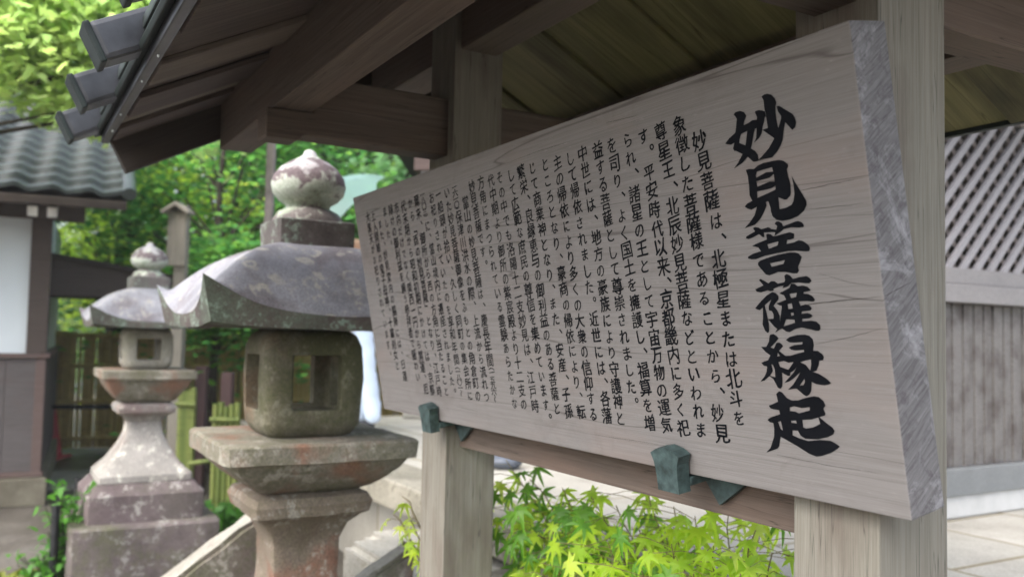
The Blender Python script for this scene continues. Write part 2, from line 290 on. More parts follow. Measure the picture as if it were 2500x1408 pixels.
# writing outlines on the board, in millimetres from its lower right corner
TITLE = [
  [ # 妙
    [(-217.9,574.5),(-213.3,577.0),(-204.4,576.9),(-196.7,573.6),(-193.2,567.3),(-198.5,560.6),(-200.6,555.1),(-190.5,556.5),(-183.1,558.9),(-174.2,557.9),(-173.0,561.5),(-175.8,567.9),(-175.4,570.4),(-168.6,570.6),(-161.1,568.2),(-156.1,565.5),(-155.8,560.5),(-159.0,557.8),(-161.2,551.5),(-165.0,545.6),(-168.2,537.0),(-174.3,531.4),(-185.4,526.2),(-179.8,532.4),(-176.5,546.1),(-179.7,545.9),(-183.7,539.0),(-186.7,531.9),(-190.5,523.2),(-192.4,519.3),(-185.1,514.6),(-181.0,508.8),(-180.6,501.1),(-183.3,499.0),(-191.2,499.6),(-200.7,508.7),(-211.9,501.9),(-224.6,497.8),(-231.6,495.5),(-221.2,503.3),(-210.3,514.2),(-222.8,521.1),(-225.8,521.1),(-227.8,525.4),(-223.6,533.4),(-230.6,531.6),(-237.6,533.3),(-242.4,535.4),(-233.7,541.4),(-219.2,547.4),(-215.7,557.1),(-212.7,566.9),(-215.0,570.9)],
    [(-208.0,543.6),(-195.3,545.5),(-199.1,534.2),(-202.3,525.7),(-213.8,531.2),(-212.2,536.6)],
    [(-160.0,588.0),(-155.2,589.8),(-148.6,589.6),(-141.5,586.7),(-136.1,580.2),(-134.1,574.0),(-136.9,568.9),(-137.9,560.1),(-137.9,550.2),(-136.7,538.5),(-130.6,548.8),(-128.8,553.3),(-133.8,561.7),(-134.8,568.8),(-129.5,568.3),(-120.1,561.2),(-108.0,552.3),(-104.9,546.0),(-104.3,540.3),(-106.8,534.3),(-112.5,531.0),(-123.0,544.0),(-127.1,535.0),(-131.5,521.1),(-136.5,513.7),(-144.1,506.8),(-155.1,499.9),(-164.2,498.9),(-181.9,500.3),(-171.9,505.6),(-158.2,514.2),(-146.4,525.8),(-155.0,532.8),(-166.3,541.6),(-155.6,542.5),(-155.9,553.8),(-157.5,570.0),(-157.0,582.3)],
  ],
  [ # 見
    [(-207.8,490.3),(-201.9,490.7),(-192.3,489.2),(-190.4,489.8),(-184.2,492.7),(-172.5,495.0),(-152.5,495.0),(-142.8,494.5),(-134.6,491.9),(-128.6,486.8),(-127.6,483.4),(-130.9,479.4),(-130.0,468.6),(-127.8,459.2),(-128.9,446.2),(-130.6,442.3),(-138.3,437.5),(-142.5,438.0),(-152.6,442.5),(-153.3,425.6),(-140.2,426.5),(-130.7,429.2),(-126.1,434.4),(-122.9,444.6),(-122.7,458.5),(-124.1,469.4),(-119.0,458.8),(-110.9,444.7),(-103.8,431.6),(-104.2,426.0),(-110.0,418.6),(-121.4,412.5),(-137.8,408.9),(-150.7,408.5),(-161.2,410.9),(-168.0,416.7),(-170.0,424.5),(-169.7,429.5),(-172.4,439.6),(-177.1,438.9),(-176.3,433.7),(-183.5,424.3),(-191.8,415.8),(-203.5,408.3),(-218.0,406.2),(-225.3,405.2),(-213.3,412.8),(-202.3,422.1),(-195.6,433.8),(-207.2,430.8),(-214.4,433.4),(-219.7,437.1),(-214.2,440.8),(-203.1,443.8),(-207.0,452.1),(-205.6,466.6),(-205.5,480.4)],
    [(-186.8,484.5),(-174.1,485.6),(-157.3,486.4),(-156.2,479.9),(-169.3,481.0),(-189.4,475.9),(-189.8,479.0)],
    [(-190.3,470.9),(-176.5,471.5),(-164.1,472.3),(-155.6,476.5),(-155.8,465.6),(-165.0,466.9),(-189.4,462.7)],
    [(-191.2,456.1),(-173.5,456.3),(-162.2,457.3),(-155.2,459.7),(-156.2,454.0),(-168.7,451.4),(-192.2,446.7)],
  ],
  [ # 菩
    [(-209.0,403.6),(-204.1,404.8),(-197.4,403.3),(-192.8,400.3),(-178.3,402.3),(-173.2,398.9),(-164.6,397.2),(-161.6,402.0),(-165.9,405.8),(-162.7,408.8),(-157.2,408.4),(-152.3,405.3),(-150.9,400.9),(-138.7,403.1),(-127.8,405.3),(-121.5,405.3),(-115.7,402.4),(-113.5,398.1),(-114.7,396.2),(-123.0,396.2),(-136.4,397.9),(-150.5,396.7),(-157.7,392.8),(-169.4,388.7),(-166.4,393.6),(-172.8,394.6),(-188.5,395.2),(-188.5,388.7),(-192.0,388.6),(-198.5,393.9),(-210.2,390.2),(-220.0,388.2),(-225.1,389.7),(-224.6,392.3),(-216.4,395.1),(-205.3,398.4)],
    [(-184.6,391.8),(-181.0,392.9),(-175.6,391.4),(-171.7,388.1),(-162.8,388.6),(-151.6,390.1),(-139.6,391.3),(-132.6,388.4),(-134.2,381.9),(-140.3,380.8),(-146.7,380.9),(-148.7,375.2),(-135.7,376.2),(-125.8,378.9),(-118.8,376.9),(-110.5,371.3),(-108.0,366.2),(-109.9,361.9),(-117.1,362.2),(-134.4,364.7),(-150.4,364.8),(-172.6,363.1),(-193.3,361.1),(-210.1,357.4),(-219.5,357.6),(-226.3,359.4),(-226.4,362.0),(-215.7,365.7),(-198.9,368.4),(-203.1,374.3),(-214.8,377.4),(-206.1,380.2),(-184.7,384.5)],
    [(-184.7,377.7),(-162.9,380.1),(-165.7,374.4),(-183.1,370.8)],
    [(-207.8,351.6),(-203.6,354.4),(-190.5,357.4),(-167.4,361.0),(-145.4,362.8),(-134.8,362.0),(-128.9,360.0),(-124.5,354.7),(-127.5,349.1),(-133.5,341.2),(-132.2,336.1),(-136.5,332.2),(-143.9,332.6),(-157.5,335.4),(-171.6,336.2),(-181.0,333.6),(-189.1,331.9),(-195.6,334.0),(-204.3,343.5),(-208.0,348.1)],
    [(-184.4,349.6),(-155.2,352.4),(-159.3,347.1),(-182.0,344.2)],
  ],
  [ # 薩
    [(-210.2,325.9),(-207.0,327.5),(-198.4,323.7),(-192.7,320.4),(-187.1,323.2),(-180.4,323.0),(-174.3,319.2),(-161.9,320.8),(-160.1,323.7),(-160.3,330.5),(-155.7,332.3),(-149.6,329.9),(-145.1,324.7),(-134.1,326.7),(-120.4,327.7),(-114.8,324.5),(-112.4,320.3),(-117.0,317.2),(-124.1,317.5),(-135.4,319.2),(-149.3,318.8),(-156.5,314.2),(-167.2,312.1),(-163.9,315.8),(-173.9,314.9),(-183.9,311.8),(-184.4,309.3),(-190.7,308.5),(-195.0,310.1),(-209.3,307.5),(-217.3,308.6),(-220.2,312.3),(-211.5,315.0),(-202.9,317.8)],
    [(-225.1,284.1),(-211.5,294.4),(-198.5,302.8),(-187.6,307.2),(-181.1,305.7),(-176.2,301.3),(-177.1,296.2),(-188.2,286.9),(-182.0,279.9),(-178.9,272.1),(-179.8,263.5),(-173.0,284.1),(-172.6,286.6),(-177.4,287.6),(-182.5,290.3),(-175.6,291.8),(-162.9,295.4),(-165.6,301.8),(-174.5,304.7),(-164.0,308.6),(-153.5,312.4),(-149.9,318.2),(-143.1,317.5),(-138.3,313.9),(-128.8,314.6),(-120.8,312.4),(-116.1,308.1),(-117.6,306.5),(-129.2,305.3),(-129.1,302.8),(-121.4,302.5),(-113.8,298.6),(-110.5,293.6),(-113.9,291.2),(-124.0,292.3),(-139.7,292.3),(-137.6,285.9),(-127.9,287.8),(-121.0,285.6),(-118.0,281.8),(-121.0,279.0),(-136.8,277.7),(-137.9,274.2),(-126.8,275.3),(-120.8,273.6),(-118.4,271.1),(-123.8,267.9),(-137.5,267.1),(-138.1,263.4),(-122.3,264.5),(-113.3,263.2),(-107.5,258.3),(-107.5,253.4),(-110.3,250.1),(-116.4,250.1),(-127.3,252.5),(-140.6,254.6),(-151.4,253.3),(-164.2,247.9),(-170.6,248.9),(-177.5,253.6),(-192.1,247.1),(-186.7,252.3),(-192.7,256.6),(-202.4,267.1),(-191.4,267.9),(-190.4,274.0),(-192.9,279.2),(-198.4,280.2),(-197.9,286.3),(-191.1,296.1),(-205.4,288.1),(-203.3,275.0),(-201.8,260.1),(-203.0,248.8),(-206.5,246.3),(-211.1,249.6),(-214.7,259.3),(-212.0,268.1),(-209.7,284.7),(-216.2,280.9),(-221.9,281.9)],
    [(-155.0,303.6),(-141.4,304.9),(-144.0,298.6),(-153.3,297.4)],
    [(-161.2,288.9),(-152.9,290.0),(-152.9,282.4),(-160.8,281.5)],
    [(-157.4,276.2),(-152.0,276.3),(-152.4,272.3),(-156.8,271.5)],
    [(-167.6,266.9),(-152.0,265.9),(-151.7,261.7),(-173.8,256.2)],
  ],
  [ # 縁
    [(-203.8,241.7),(-201.7,244.1),(-195.2,245.0),(-189.5,241.8),(-186.7,238.4),(-193.3,232.7),(-204.4,224.6),(-198.4,223.0),(-191.8,231.8),(-185.5,232.4),(-181.5,229.4),(-180.0,226.8),(-188.8,219.7),(-177.7,212.7),(-167.7,213.4),(-153.0,217.2),(-142.0,219.6),(-142.0,222.5),(-157.7,221.3),(-165.2,222.0),(-169.5,225.3),(-158.6,229.0),(-143.4,230.5),(-142.9,233.6),(-158.0,232.8),(-167.7,233.1),(-173.2,236.4),(-165.3,240.8),(-150.8,243.9),(-136.9,244.6),(-128.8,242.9),(-123.4,237.9),(-122.7,230.5),(-125.5,221.7),(-116.8,221.5),(-109.4,216.7),(-108.0,212.7),(-110.2,208.5),(-116.9,207.8),(-118.9,201.5),(-124.3,193.0),(-131.3,191.4),(-120.9,189.0),(-108.6,183.0),(-101.1,176.8),(-103.9,175.0),(-113.3,172.8),(-127.4,173.7),(-135.2,176.6),(-137.8,163.8),(-142.5,157.6),(-148.2,154.8),(-153.2,156.9),(-164.7,165.1),(-171.4,164.2),(-181.6,162.3),(-170.4,170.3),(-159.8,182.0),(-153.7,189.6),(-167.7,179.9),(-177.3,174.7),(-186.6,172.4),(-177.7,179.4),(-166.3,188.6),(-159.6,196.6),(-165.9,191.2),(-172.3,188.3),(-173.7,183.5),(-178.2,183.0),(-188.5,187.5),(-189.3,176.2),(-191.5,166.5),(-196.1,162.7),(-200.4,164.2),(-207.3,177.0),(-214.7,181.0),(-225.3,173.8),(-233.9,171.8),(-224.3,179.7),(-218.9,187.0),(-216.3,195.6),(-222.6,196.2),(-227.1,200.5),(-220.2,203.4),(-212.9,205.0),(-207.0,212.7),(-216.5,218.1),(-223.5,225.1),(-212.9,225.3),(-206.4,233.3)],
    [(-191.5,217.0),(-188.3,212.3),(-193.8,211.3)],
    [(-193.3,203.0),(-182.3,205.2),(-173.8,202.9),(-163.8,204.1),(-175.6,192.0),(-186.2,195.0),(-190.5,195.7)],
    [(-207.5,199.4),(-204.3,198.3),(-202.0,191.3),(-202.8,179.9),(-207.9,180.5),(-212.8,181.8),(-205.8,189.4)],
    [(-151.8,204.5),(-140.8,207.4),(-131.1,209.0),(-132.5,200.2),(-135.2,192.9),(-141.9,200.7)],
    [(-147.7,180.5),(-147.4,175.9),(-150.9,171.0),(-158.0,169.8)],
  ],
  [ # 起
    [(-205.3,154.6),(-198.9,159.0),(-193.5,157.6),(-185.8,149.8),(-176.4,146.6),(-164.2,147.7),(-150.6,152.3),(-134.3,156.0),(-126.1,155.3),(-118.7,150.4),(-115.9,144.0),(-120.5,139.0),(-117.7,132.2),(-120.0,129.1),(-129.7,126.3),(-119.5,119.5),(-108.4,113.1),(-105.8,108.8),(-108.8,103.5),(-119.7,98.2),(-138.0,93.2),(-160.4,91.6),(-168.4,95.0),(-172.7,102.3),(-182.7,101.7),(-183.9,94.2),(-172.3,91.1),(-155.5,88.7),(-133.9,92.8),(-115.4,93.7),(-106.8,90.9),(-99.9,87.2),(-105.0,83.3),(-116.0,76.5),(-134.4,69.5),(-144.1,67.4),(-156.4,69.7),(-178.7,79.1),(-207.7,89.4),(-213.1,74.1),(-217.3,70.1),(-228.4,66.0),(-241.0,61.3),(-231.3,69.2),(-220.5,88.4),(-218.4,101.2),(-218.7,109.2),(-225.6,109.8),(-229.7,113.0),(-223.2,117.2),(-203.1,123.9),(-203.7,130.0),(-214.0,130.5),(-220.7,131.7),(-223.4,135.1),(-213.7,138.9),(-203.9,142.8)],
    [(-182.0,136.2),(-173.3,138.4),(-159.5,136.7),(-144.7,139.6),(-145.5,134.4),(-166.3,128.4),(-172.5,130.5),(-182.9,130.4)],
    [(-183.1,116.1),(-173.5,117.1),(-172.9,112.7),(-177.5,113.1),(-183.0,113.0)],
    [(-161.3,119.4),(-145.0,121.3),(-131.3,125.5),(-129.7,116.4),(-143.7,109.6),(-156.8,107.0),(-161.5,108.2)],
    [(-209.1,111.9),(-203.1,113.5),(-201.5,99.3),(-205.7,101.6)],
  ],
]
TEXT = [
  ("妙見菩薩は、",-296,550,-281,391),
  ("北極星または北斗を",-290,363,-291,110),
  ("象徴した菩薩様であることから、",-338,582,-330,145),
  ("妙見",-338,114,-334,81),
  ("尊星王、",-384,581,-376,484),
  ("北辰妙見菩薩などといわれま",-380,457,-384,82),
  ("す。",-429,581,-421,553),
  ("平安時代以来、",-427,520,-423,328),
  ("京都畿内に多く祀",-427,303,-428,80),
  ("られ、",-473,582,-469,520),
  ("諸星の王として宇宙万物の運気",-474,488,-471,81),
  ("を司り、",-518,582,-515,486),
  ("よく国土を擁護し、",-517,456,-512,206),
  ("福算を増",-515,177,-518,81),
  ("益する菩薩として尊崇されました。",-560,580,-557,113),
  ("中世には、",-609,583,-604,454),
  ("地方の豪族により守護神と",-603,424,-604,81),
  ("して帰依されました。",-651,580,-645,301),
  ("近世には、",-646,270,-645,144),
  ("各藩",-645,116,-646,83),
  ("主の帰依により多くの大衆の信仰する",-695,579,-693,81),
  ("ところとなり、",-739,582,-737,391),
  ("豪商の帰依により、",-735,363,-735,112),
  ("転",-734,84,-734,84),
  ("じて商業神となり、",-789,582,-779,331),
  ("また、",-782,303,-778,239),
  ("安産、",-780,208,-777,145),
  ("子孫",-780,116,-780,80),
  ("繁栄、",-834,582,-827,519),
  ("良縁恵与の御利益のある菩薩と",-826,489,-822,82),
  ("して広範な庶民の尊信を集めています。",-876,581,-864,56),
  ("その中でも洛陽十二支妙見は、",-924,583,-910,174),
  ("江戸時",-911,144,-911,81),
  ("代中期より御所の紫宸殿より十二支の",-963,582,-958,81),
  ("方角にまつられている霊験あらたかな",-1010,584,-1000,80),
  ("妙見菩薩です。",-1055,581,-1046,398),
  ("當山の妙見菩薩は、",-1097,550,-1086,301),
  ("慶長年間",-1087,271,-1087,176),
  ("（一五九六～",-1086,161,-1090,85),
  ("一六一〇）",-1142,591,-1142,536),
  ("保津川洪水の際、",-1141,520,-1131,305),
  ("上流から流れつ",-1131,270,-1130,85),
  ("いた妙見菩薩御像をふもとの角倉町の",-1185,583,-1176,85),
  ("一船頭が拾い、",-1232,586,-1223,394),
  ("久しく同町の集会所に",-1222,363,-1218,82),
  ("お祀りされていたのを享和年間",-1272,583,-1264,172),
  ("（一八〇一～",-1265,155,-1264,85),
  ("一八〇三）",-1323,597,-1322,537),
  ("に、",-1319,516,-1320,484),
  ("當山境内に遷座されました。",-1314,457,-1307,83),
  ("爾来、",-1363,586,-1363,520),
  ("御所から西の方角に当たること",-1359,487,-1350,84),
  ("から「",-1405,586,-1401,515),
  ("酉の妙見菩薩」",-1403,487,-1394,305),
  ("となり、",-1395,271,-1395,173),
  ("江戸時",-1392,145,-1395,82),
  ("代末期から昭和初期にかけては、",-1451,581,-1436,143),
  ("京都",-1435,116,-1438,83),
  ("市内だけでなく関西一円から開運、",-1498,582,-1478,112),
  ("厄",-1477,83,-1477,83),
  ("除けの御利益を願う参拝者で賑わい",-1539,583,-1521,114),
  ("ました。",-1583,583,-1578,486),
  ("また、",-1630,550,-1627,487),
  ("妙見堂内の脇陣には、",-1624,463,-1617,173),
  ("日蓮",-1612,146,-1613,112),
  ("上人開眼の鬼子母神、十羅刹女と",-1672,580,-1656,141),
  ("大黒天がお祀りされています。",-1715,580,-1702,169),
]
# ------------------------------------------------------------------ sign shelter
FA = -1.37385; PW = 0.1535
shelter = thing('sign_shelter', 'weathered timber sign shelter with two square posts and a small gabled copper batten roof', 'shelter', K(FA / 2, 0, 0), KANG)
for A in (FA, 0):
    p = beam('post', K(A, 0, 0.0), K(A, 0, 2.43), PW, PW, M_post, shelter, up=KB, bev=0.003)
    bm = bmesh.new(); box(bm, -0.14, 0.14, -0.14, 0.14, 0.0, 0.12, 0.012)
    obj('post_footing', bm, None or plain('footing_stone', (0.2, 0.19, 0.17)), shelter, Matrix.Translation(K(A, 0, 0)) @ Matrix.Rotation(KANG, 4, 'Z'))
beam('crossbeam', K(FA + PW / 2, 0, 1.258), K(-PW / 2, 0, 1.258), 0.07, 0.125, M_beam, shelter)
beam('ridge_beam', K(-2.0, 0, 2.365), K(0.63, 0, 2.365), 0.115, 0.13, M_beam, shelter)
for sB in (1, -1):
    beam('eave_purlin', K(-1.97, sB * 0.515, 2.15), K(0.60, sB * 0.515, 2.15), 0.10, 0.16, M_beam, shelter)
for A in (FA, 0):                     # each bracket arm passes through its post and carries both purlins
    prof = [(-0.585, 1.992), (-0.5, 1.992), (-0.485, 2.008), (-0.2, 2.003), (0.2, 2.003), (0.485, 2.008), (0.5, 1.992), (0.585, 1.992), (0.585, 2.067), (0.463, 2.069), (0.462, 2.165), (-0.462, 2.165), (-0.463, 2.069), (-0.585, 2.067)]
    bm = bmesh.new(); prism(bm, [(x, z - 2.08) for x, z in prof], -0.042, 0.042)
    es = [e for e in bm.edges if len(e.link_faces) == 2 and e.calc_face_angle() > 0.6]
    bmesh.ops.bevel(bm, geom=es, offset=0.004, segments=1, affect='EDGES')
    o = obj('bracket_arm', bm, M_beam, shelter, Matrix.Translation(K(A, 0, 2.08)) @ Matrix.Rotation(KANG - math.pi / 2, 4, 'Z'))
M_eavelight = wood('pale_roof_boards', (0.10, 0.08, 0.065), (0.17, 0.14, 0.115), (0.24, 0.20, 0.165), (0.06, 0.046, 0.04), 0.7, gs=0.6)  # some boards paler: weathering, plus lit board edges put into the colour
SLOPE = math.atan(0.51); Z0 = 2.503
def roofz(B): return Z0 - 0.51 * abs(B)
AL, AR = -2.0, 0.63
def slab(name, B0, B1, A0, A1, lift0, lift1, mat, parent=shelter, bev=0.003):
    """sloped board between two B values, lift in metres above the soffit plane"""
    s = 1 if B0 + B1 > 0 else -1
    dn = Vector((0, 0, 1)) * math.cos(SLOPE) + KB * s * math.sin(SLOPE)
    P0 = K((A0 + A1) / 2, B0, roofz(B0)) + dn * (lift0 + lift1) / 2; P1 = K((A0 + A1) / 2, B1, roofz(B1)) + dn * (lift0 + lift1) / 2
    return beam(name, P0, P1, abs(A1 - A0), abs(lift1 - lift0), mat, parent, up=dn, bev=bev)
r1 = random.Random(3); EV = {1: 0.872, -1: 0.925}
for s, mat in ((1, M_eaveboard), (-1, M_soffit)):
    A = AL + 0.03; k = 0
    while A < AR - 0.04:
        wd = min(r1.uniform(0.15, 0.24), AR - 0.03 - A)
        if AR - 0.03 - A - wd < 0.06: wd = AR - 0.03 - A
        off = (k % 2) * 0.013 + r1.uniform(-0.002, 0.002)
        slab('roof_board', s * 0.004, s * EV[s], A + (0.0 if k % 2 else -0.012), A + wd + (0.0 if k % 2 else 0.012) - 0.003, off, off + 0.014, M_eavelight if s > 0 and k % 3 == 1 else mat)
        A += wd; k += 1
    for A0, A1 in ((AL - 0.028, AL + 0.012), (AR - 0.012, AR + 0.028)):
        slab('bargeboard', s * 0.003, s * (EV[s] + 0.002), A0, A1, -0.098, 0.01, M_barge)
    # eave: wet metal flashing, then the drip edge of the copper roof above it
    dn = Vector((0, 0, 1)) * math.cos(SLOPE) + KB * s * math.sin(SLOPE)
    ze = (EV[1] - EV[s]) * 0.51; ye = EV[s] - 0.872
    beam('eave_flashing', K(AL - 0.03, s * (0.889 + ye), 2.088 + ze), K(AR + 0.03, s * (0.889 + ye), 2.088 + ze), 0.022, 0.06, M_copper if s > 0 else M_copper_dk, shelter, bev=0.004)
    beam('drip_edge', K(AL - 0.045, s * (0.893 + ye), 2.135 + ze), K(AR + 0.045, s * (0.893 + ye), 2.135 + ze), 0.045, 0.03, M_copper_dk, shelter, bev=0.005)
    slab('copper_roof', s * 0.0, s * (0.90 + ye), AL - 0.05, AR + 0.05, 0.035, 0.05, M_copper_dk)
    for i in range(7):
        A = -1.965 + i * 0.435
        if A > AR or s < 0: break
        b = slab('roof_batten', s * 0.02, s * 0.966, A - 0.042, A + 0.042, 0.035, 0.118, M_copper, bev=0.012)
        dnv = KB * s * math.cos(SLOPE) - Vector((0, 0, 1)) * math.sin(SLOPE)
        P = K(A, s * 0.966, roofz(0.966)) + dn * 0.0765
        beam('batten_cap', P - dnv * 0.004, P + dnv * 0.010, 0.088, 0.087, M_copper_dk, b, up=dn, bev=0.004)
beam('ridge_cap', K(AL - 0.08, 0, Z0 + 0.14), K(AR + 0.08, 0, Z0 + 0.14), 0.16, 0.10, M_copper_dk, shelter, bev=0.02)
# rain drops hanging from the wet flashing
M_drop = plain('rain_water', (0.6, 0.65, 0.66), 0.05, 0.8, 0.02)
for i in range(4):
    A = -1.85 + i * 0.29 + r1.uniform(-0.05, 0.05)
    bm = bmesh.new(); bmesh.ops.create_uvsphere(bm, u_segments=8, v_segments=6, radius=r1.uniform(0.0015, 0.0032))
    for v in bm.verts: v.co.z *= 1.4
    obj('rain_drop', bm, M_drop, shelter, Matrix.Translation(K(A, 0.882 + r1.uniform(0, 0.012), 2.056)), smooth=180)

# ------------------------------------------------------------------ sign board and its writing
BRW = K(0.152, 0.111, 1.271)
BX = KA.copy(); BY = Vector((-0.16, -0.0928, 0.9827)).normalized(); BZ = BX.cross(BY)
BM = Matrix(((BX.x, BY.x, BZ.x, BRW.x), (BX.y, BY.y, BZ.y, BRW.y), (BX.z, BY.z, BZ.z, BRW.z), (0, 0, 0, 1)))
sign = thing('sign_board', 'long weathered plank sign with black brush writing in columns, resting on green metal hooks', 'sign', BRW)
bm = bmesh.new(); box(bm, -1.8142, 0, 0, 0.65, -0.0704, 0, 0.0025)
for f in bm.faces:
    f.normal_update()
    if f.normal.x > 0.8: f.material_index = 1
def crack(pts, wd, seed):               # a drying crack: a thin dark sliver that wanders along the grain
    g = random.Random(seed); up_ = []; lo_ = []; n = 14
    for i in range(n + 1):
        f = i / n * (len(pts) - 1); k = min(int(f), len(pts) - 2); f -= k
        p = Vector(pts[k]).lerp(Vector(pts[k + 1]), f) / 1000; h = 0.7 * wd / 1000 * math.sin(math.pi * min(1, 0.12 + 0.88 * i / n)) ** 0.6 * g.uniform(0.6, 1.1)
        j = g.uniform(-0.0004, 0.0004)
        up_.append(bm.verts.new(p + Vector((0, j + h / 2, 0)))); lo_.append(bm.verts.new(p + Vector((0, j - h / 2, 0))))
    for i in range(n):
        bm.faces.new((lo_[i], lo_[i + 1], up_[i + 1], up_[i])).material_index = 2
Zc = 0.4
for i, (q, wd) in enumerate([([(-150, 284), (-111, 288.7), (-62, 291.5), (-3, 295)], 1.5), ([(-112, 446.8), (-66, 448.5), (-4, 450)], 1.1), ([(-111, 419.8), (-57, 418), (-4, 417)], 0.9), ([(-121, 231), (-57, 242), (-4, 255)], 0.8), ([(-1811, 246), (-1755, 254), (-1672, 264)], 2.2), ([(-525, 623), (-433, 618)], 0.7), ([(-98, 330), (-52, 316), (-4, 308)], 0.6), ([(-900, 608), (-760, 612), (-640, 611)], 0.7), ([(-700, 40), (-520, 43), (-380, 41)], 0.7), ([(-1300, 48), (-1180, 45)], 0.9), ([(-220, 60), (-120, 57), (-30, 58)], 0.7)]):
    crack([(x, y, Zc) for x, y in q], wd, i)
crack([(0.4, 295, -1), (0.4, 300, -25), (0.4, 306, -58)], 1.4, 40)
M_crack = plain('crack_shadow_wood', (0.025, 0.02, 0.018), 0.9, 0.1)
obj('plank', bm, [M_board, M_end, M_crack], sign, BM)

def fill_curve(polys):
    c = bpy.data.curves.new('t', 'CURVE'); c.dimensions = '2D'; c.fill_mode = 'BOTH'
    for p in polys:
        s = c.splines.new('POLY'); s.points.add(len(p) - 1); s.use_cyclic_u = True
        for q, (x, y) in zip(s.points, p): q.co = (x, y, 0, 1)
    return bpy.data.objects.new('t', c)
def soften(p):                       # rounds the brush outline but keeps its sharp tips
    out = []; n = len(p)
    for i in range(n):
        a, b, c = Vector(p[i - 1]), Vector(p[i]), Vector(p[(i + 1) % n])
        d1 = b - a; d2 = c - b
        if d1.length < 1e-6 or d2.length < 1e-6 or d1.angle(d2) > 1.25: out.append(tuple(b)); continue
        out += [tuple(b * 0.75 + a * 0.25), tuple(b * 0.97 + (a + c) * 0.015), tuple(b * 0.75 + c * 0.25)]
    return out
tmp = []
for g in TITLE:
    o = fill_curve([soften(p) for p in g]); COL.objects.link(o); tmp.append(o)
chars = sorted(set(''.join(t[0] for t in TEXT)))
tch = {}
for ch in chars:
    c = bpy.data.curves.new('t', 'FONT'); c.body = ch; c.resolution_u = 3
    o = bpy.data.objects.new('t', c); COL.objects.link(o); tch[ch] = o
bpy.context.view_layer.update()
dg = bpy.context.evaluated_depsgraph_get()
def grab(o):
    me = bpy.data.meshes.new_from_object(o.evaluated_get(dg))
    d = ([tuple(v.co) for v in me.vertices], [tuple(p.vertices) for p in me.polygons]); bpy.data.meshes.remove(me); return d
title = [grab(o) for o in tmp]; glyph = {ch: grab(o) for ch, o in tch.items()}
for o in tmp + list(tch.values()):
    c = o.data; bpy.data.objects.remove(o); bpy.data.curves.remove(c)
vs, fs = [], []
for i, (v, f) in enumerate(title):
    b0 = len(vs); vs += [(x / 1000, y / 1000, 0.0007) for x, y, z in v]; fs += [tuple(k + b0 for k in q) for q in f]
obj('title_lettering', (vs, [], fs), M_ink, sign, BM)
vs, fs = [], []
KANA = set('ぁあぃいうえおかがきくけこごさざしじすずせそぞただちつづてでとどなにぬねのはばひふへほまみむめもやゆよらりるれろわをんっ')
r2 = random.Random(11)
for t, x0, y0, x1, y1 in TEXT:
    n = len(t); pitch = abs(y0 - y1) / (n - 1) if n > 1 else 30.0
    for i, ch in enumerate(t):
        f = i / (n - 1) if n > 1 else 0
        cx = x0 + (x1 - x0) * f + r2.uniform(-0.8, 0.8); cy = y0 + (y1 - y0) * f + r2.uniform(-0.6, 0.6)
        sx, sy = (29, 28.5) if ch in KANA else (34, 32.5)
        if pitch < 20: sx, sy = 30, 20
        k = r2.uniform(0.90, 1.06); sx *= k; sy *= k
        sh = r2.uniform(-0.05, 0.05); am = 0.07 if cx > -900 else 0.04; wt = r2.uniform(0.8, 1.5) * (1.1 if cx > -900 else 0.8)
        rot = ch in '（）～「」ー'
        V_, F_ = glyph[ch]; b0 = len(vs)
        if not V_: continue
        xs = [p[0] for p in V_]; ys = [p[1] for p in V_]; mx = 0.5; my = 0.38
        cps = ((-0.017, 0.0), (0.017, 0.005), (0.0, -0.012))
        for ox, oy in cps:
          ox *= wt; oy *= wt
          for p in V_:
            x, y = p[0] - mx + ox, p[1] - my + oy
            if ch in '、。': x += 0.62; y += 0.52
            if rot: x, y = y, -x
            elif ch not in '、。': 
                nz = noise.noise_vector(Vector((p[0] * 2.3 + i * 7.1, p[1] * 2.3 + x0, 0.0)))
                nf = noise.noise_vector(Vector((p[0] * 9 + i * 7.1, p[1] * 9 + x0, 4.0)))
                x += nz.x * am + nf.x * 0.025 - y * sh; y += nz.y * am + nf.y * 0.025 + x * (0.14 + sh)
            vs.append(((cx + x * sx) / 1000, (cy + y * sy) / 1000, 0.0006 + ox * 0.003))
        for c_ in range(3): fs += [tuple(k + b0 + c_ * len(V_) for k in q) for q in F_]
obj('text_lettering', (vs, [], fs), M_ink, sign, BM)
# green metal hooks that hold the lower edge of the board
for xc in (-0.452, -1.445):
    bm = bmesh.new()
    o_ = [(x_ * 0.74, y_ * 0.83) for x_, y_ in [(-0.040, -0.034), (0.036, -0.034), (0.0375, 0.0), (0.042, 0.028), (0.052, 0.046), (0.030, 0.056), (0.0, 0.061), (-0.030, 0.056), (-0.052, 0.046), (-0.043, 0.028), (-0.039, 0.0)]]
    a = [bm.verts.new((xc + x, y, 0.004)) for x, y in o_]; b = [bm.verts.new((xc + x * 0.97, y * 0.98, 0.030)) for x, y in o_]
    bm.faces.new(a[::-1]); bm.faces.new(b)
    for i in range(len(o_)): bm.faces.new((a[i], a[(i + 1) % len(o_)], b[(i + 1) % len(o_)], b[i]))
    hk = obj('hook', bm, M_bracket, shelter, BM)
    bm = bmesh.new(); box(bm, xc - 0.026, xc + 0.028, -0.020, -0.004, -0.085, 0.004, 0.003); obj('hook_strap', bm, M_bracket, hk, BM)
    Ac = xc + 0.152
    bm = bmesh.new(); prism(bm, [(-0.085, 0.03), (-0.012, -0.047), (0.095, 0.03)], -0.004, 0.004)
    obj('hook_plate', bm, M_bracket, hk, Matrix.Translation(K(Ac + 0.045, 0.046, 1.262)) @ Matrix.Rotation(KANG, 4, 'Z'))

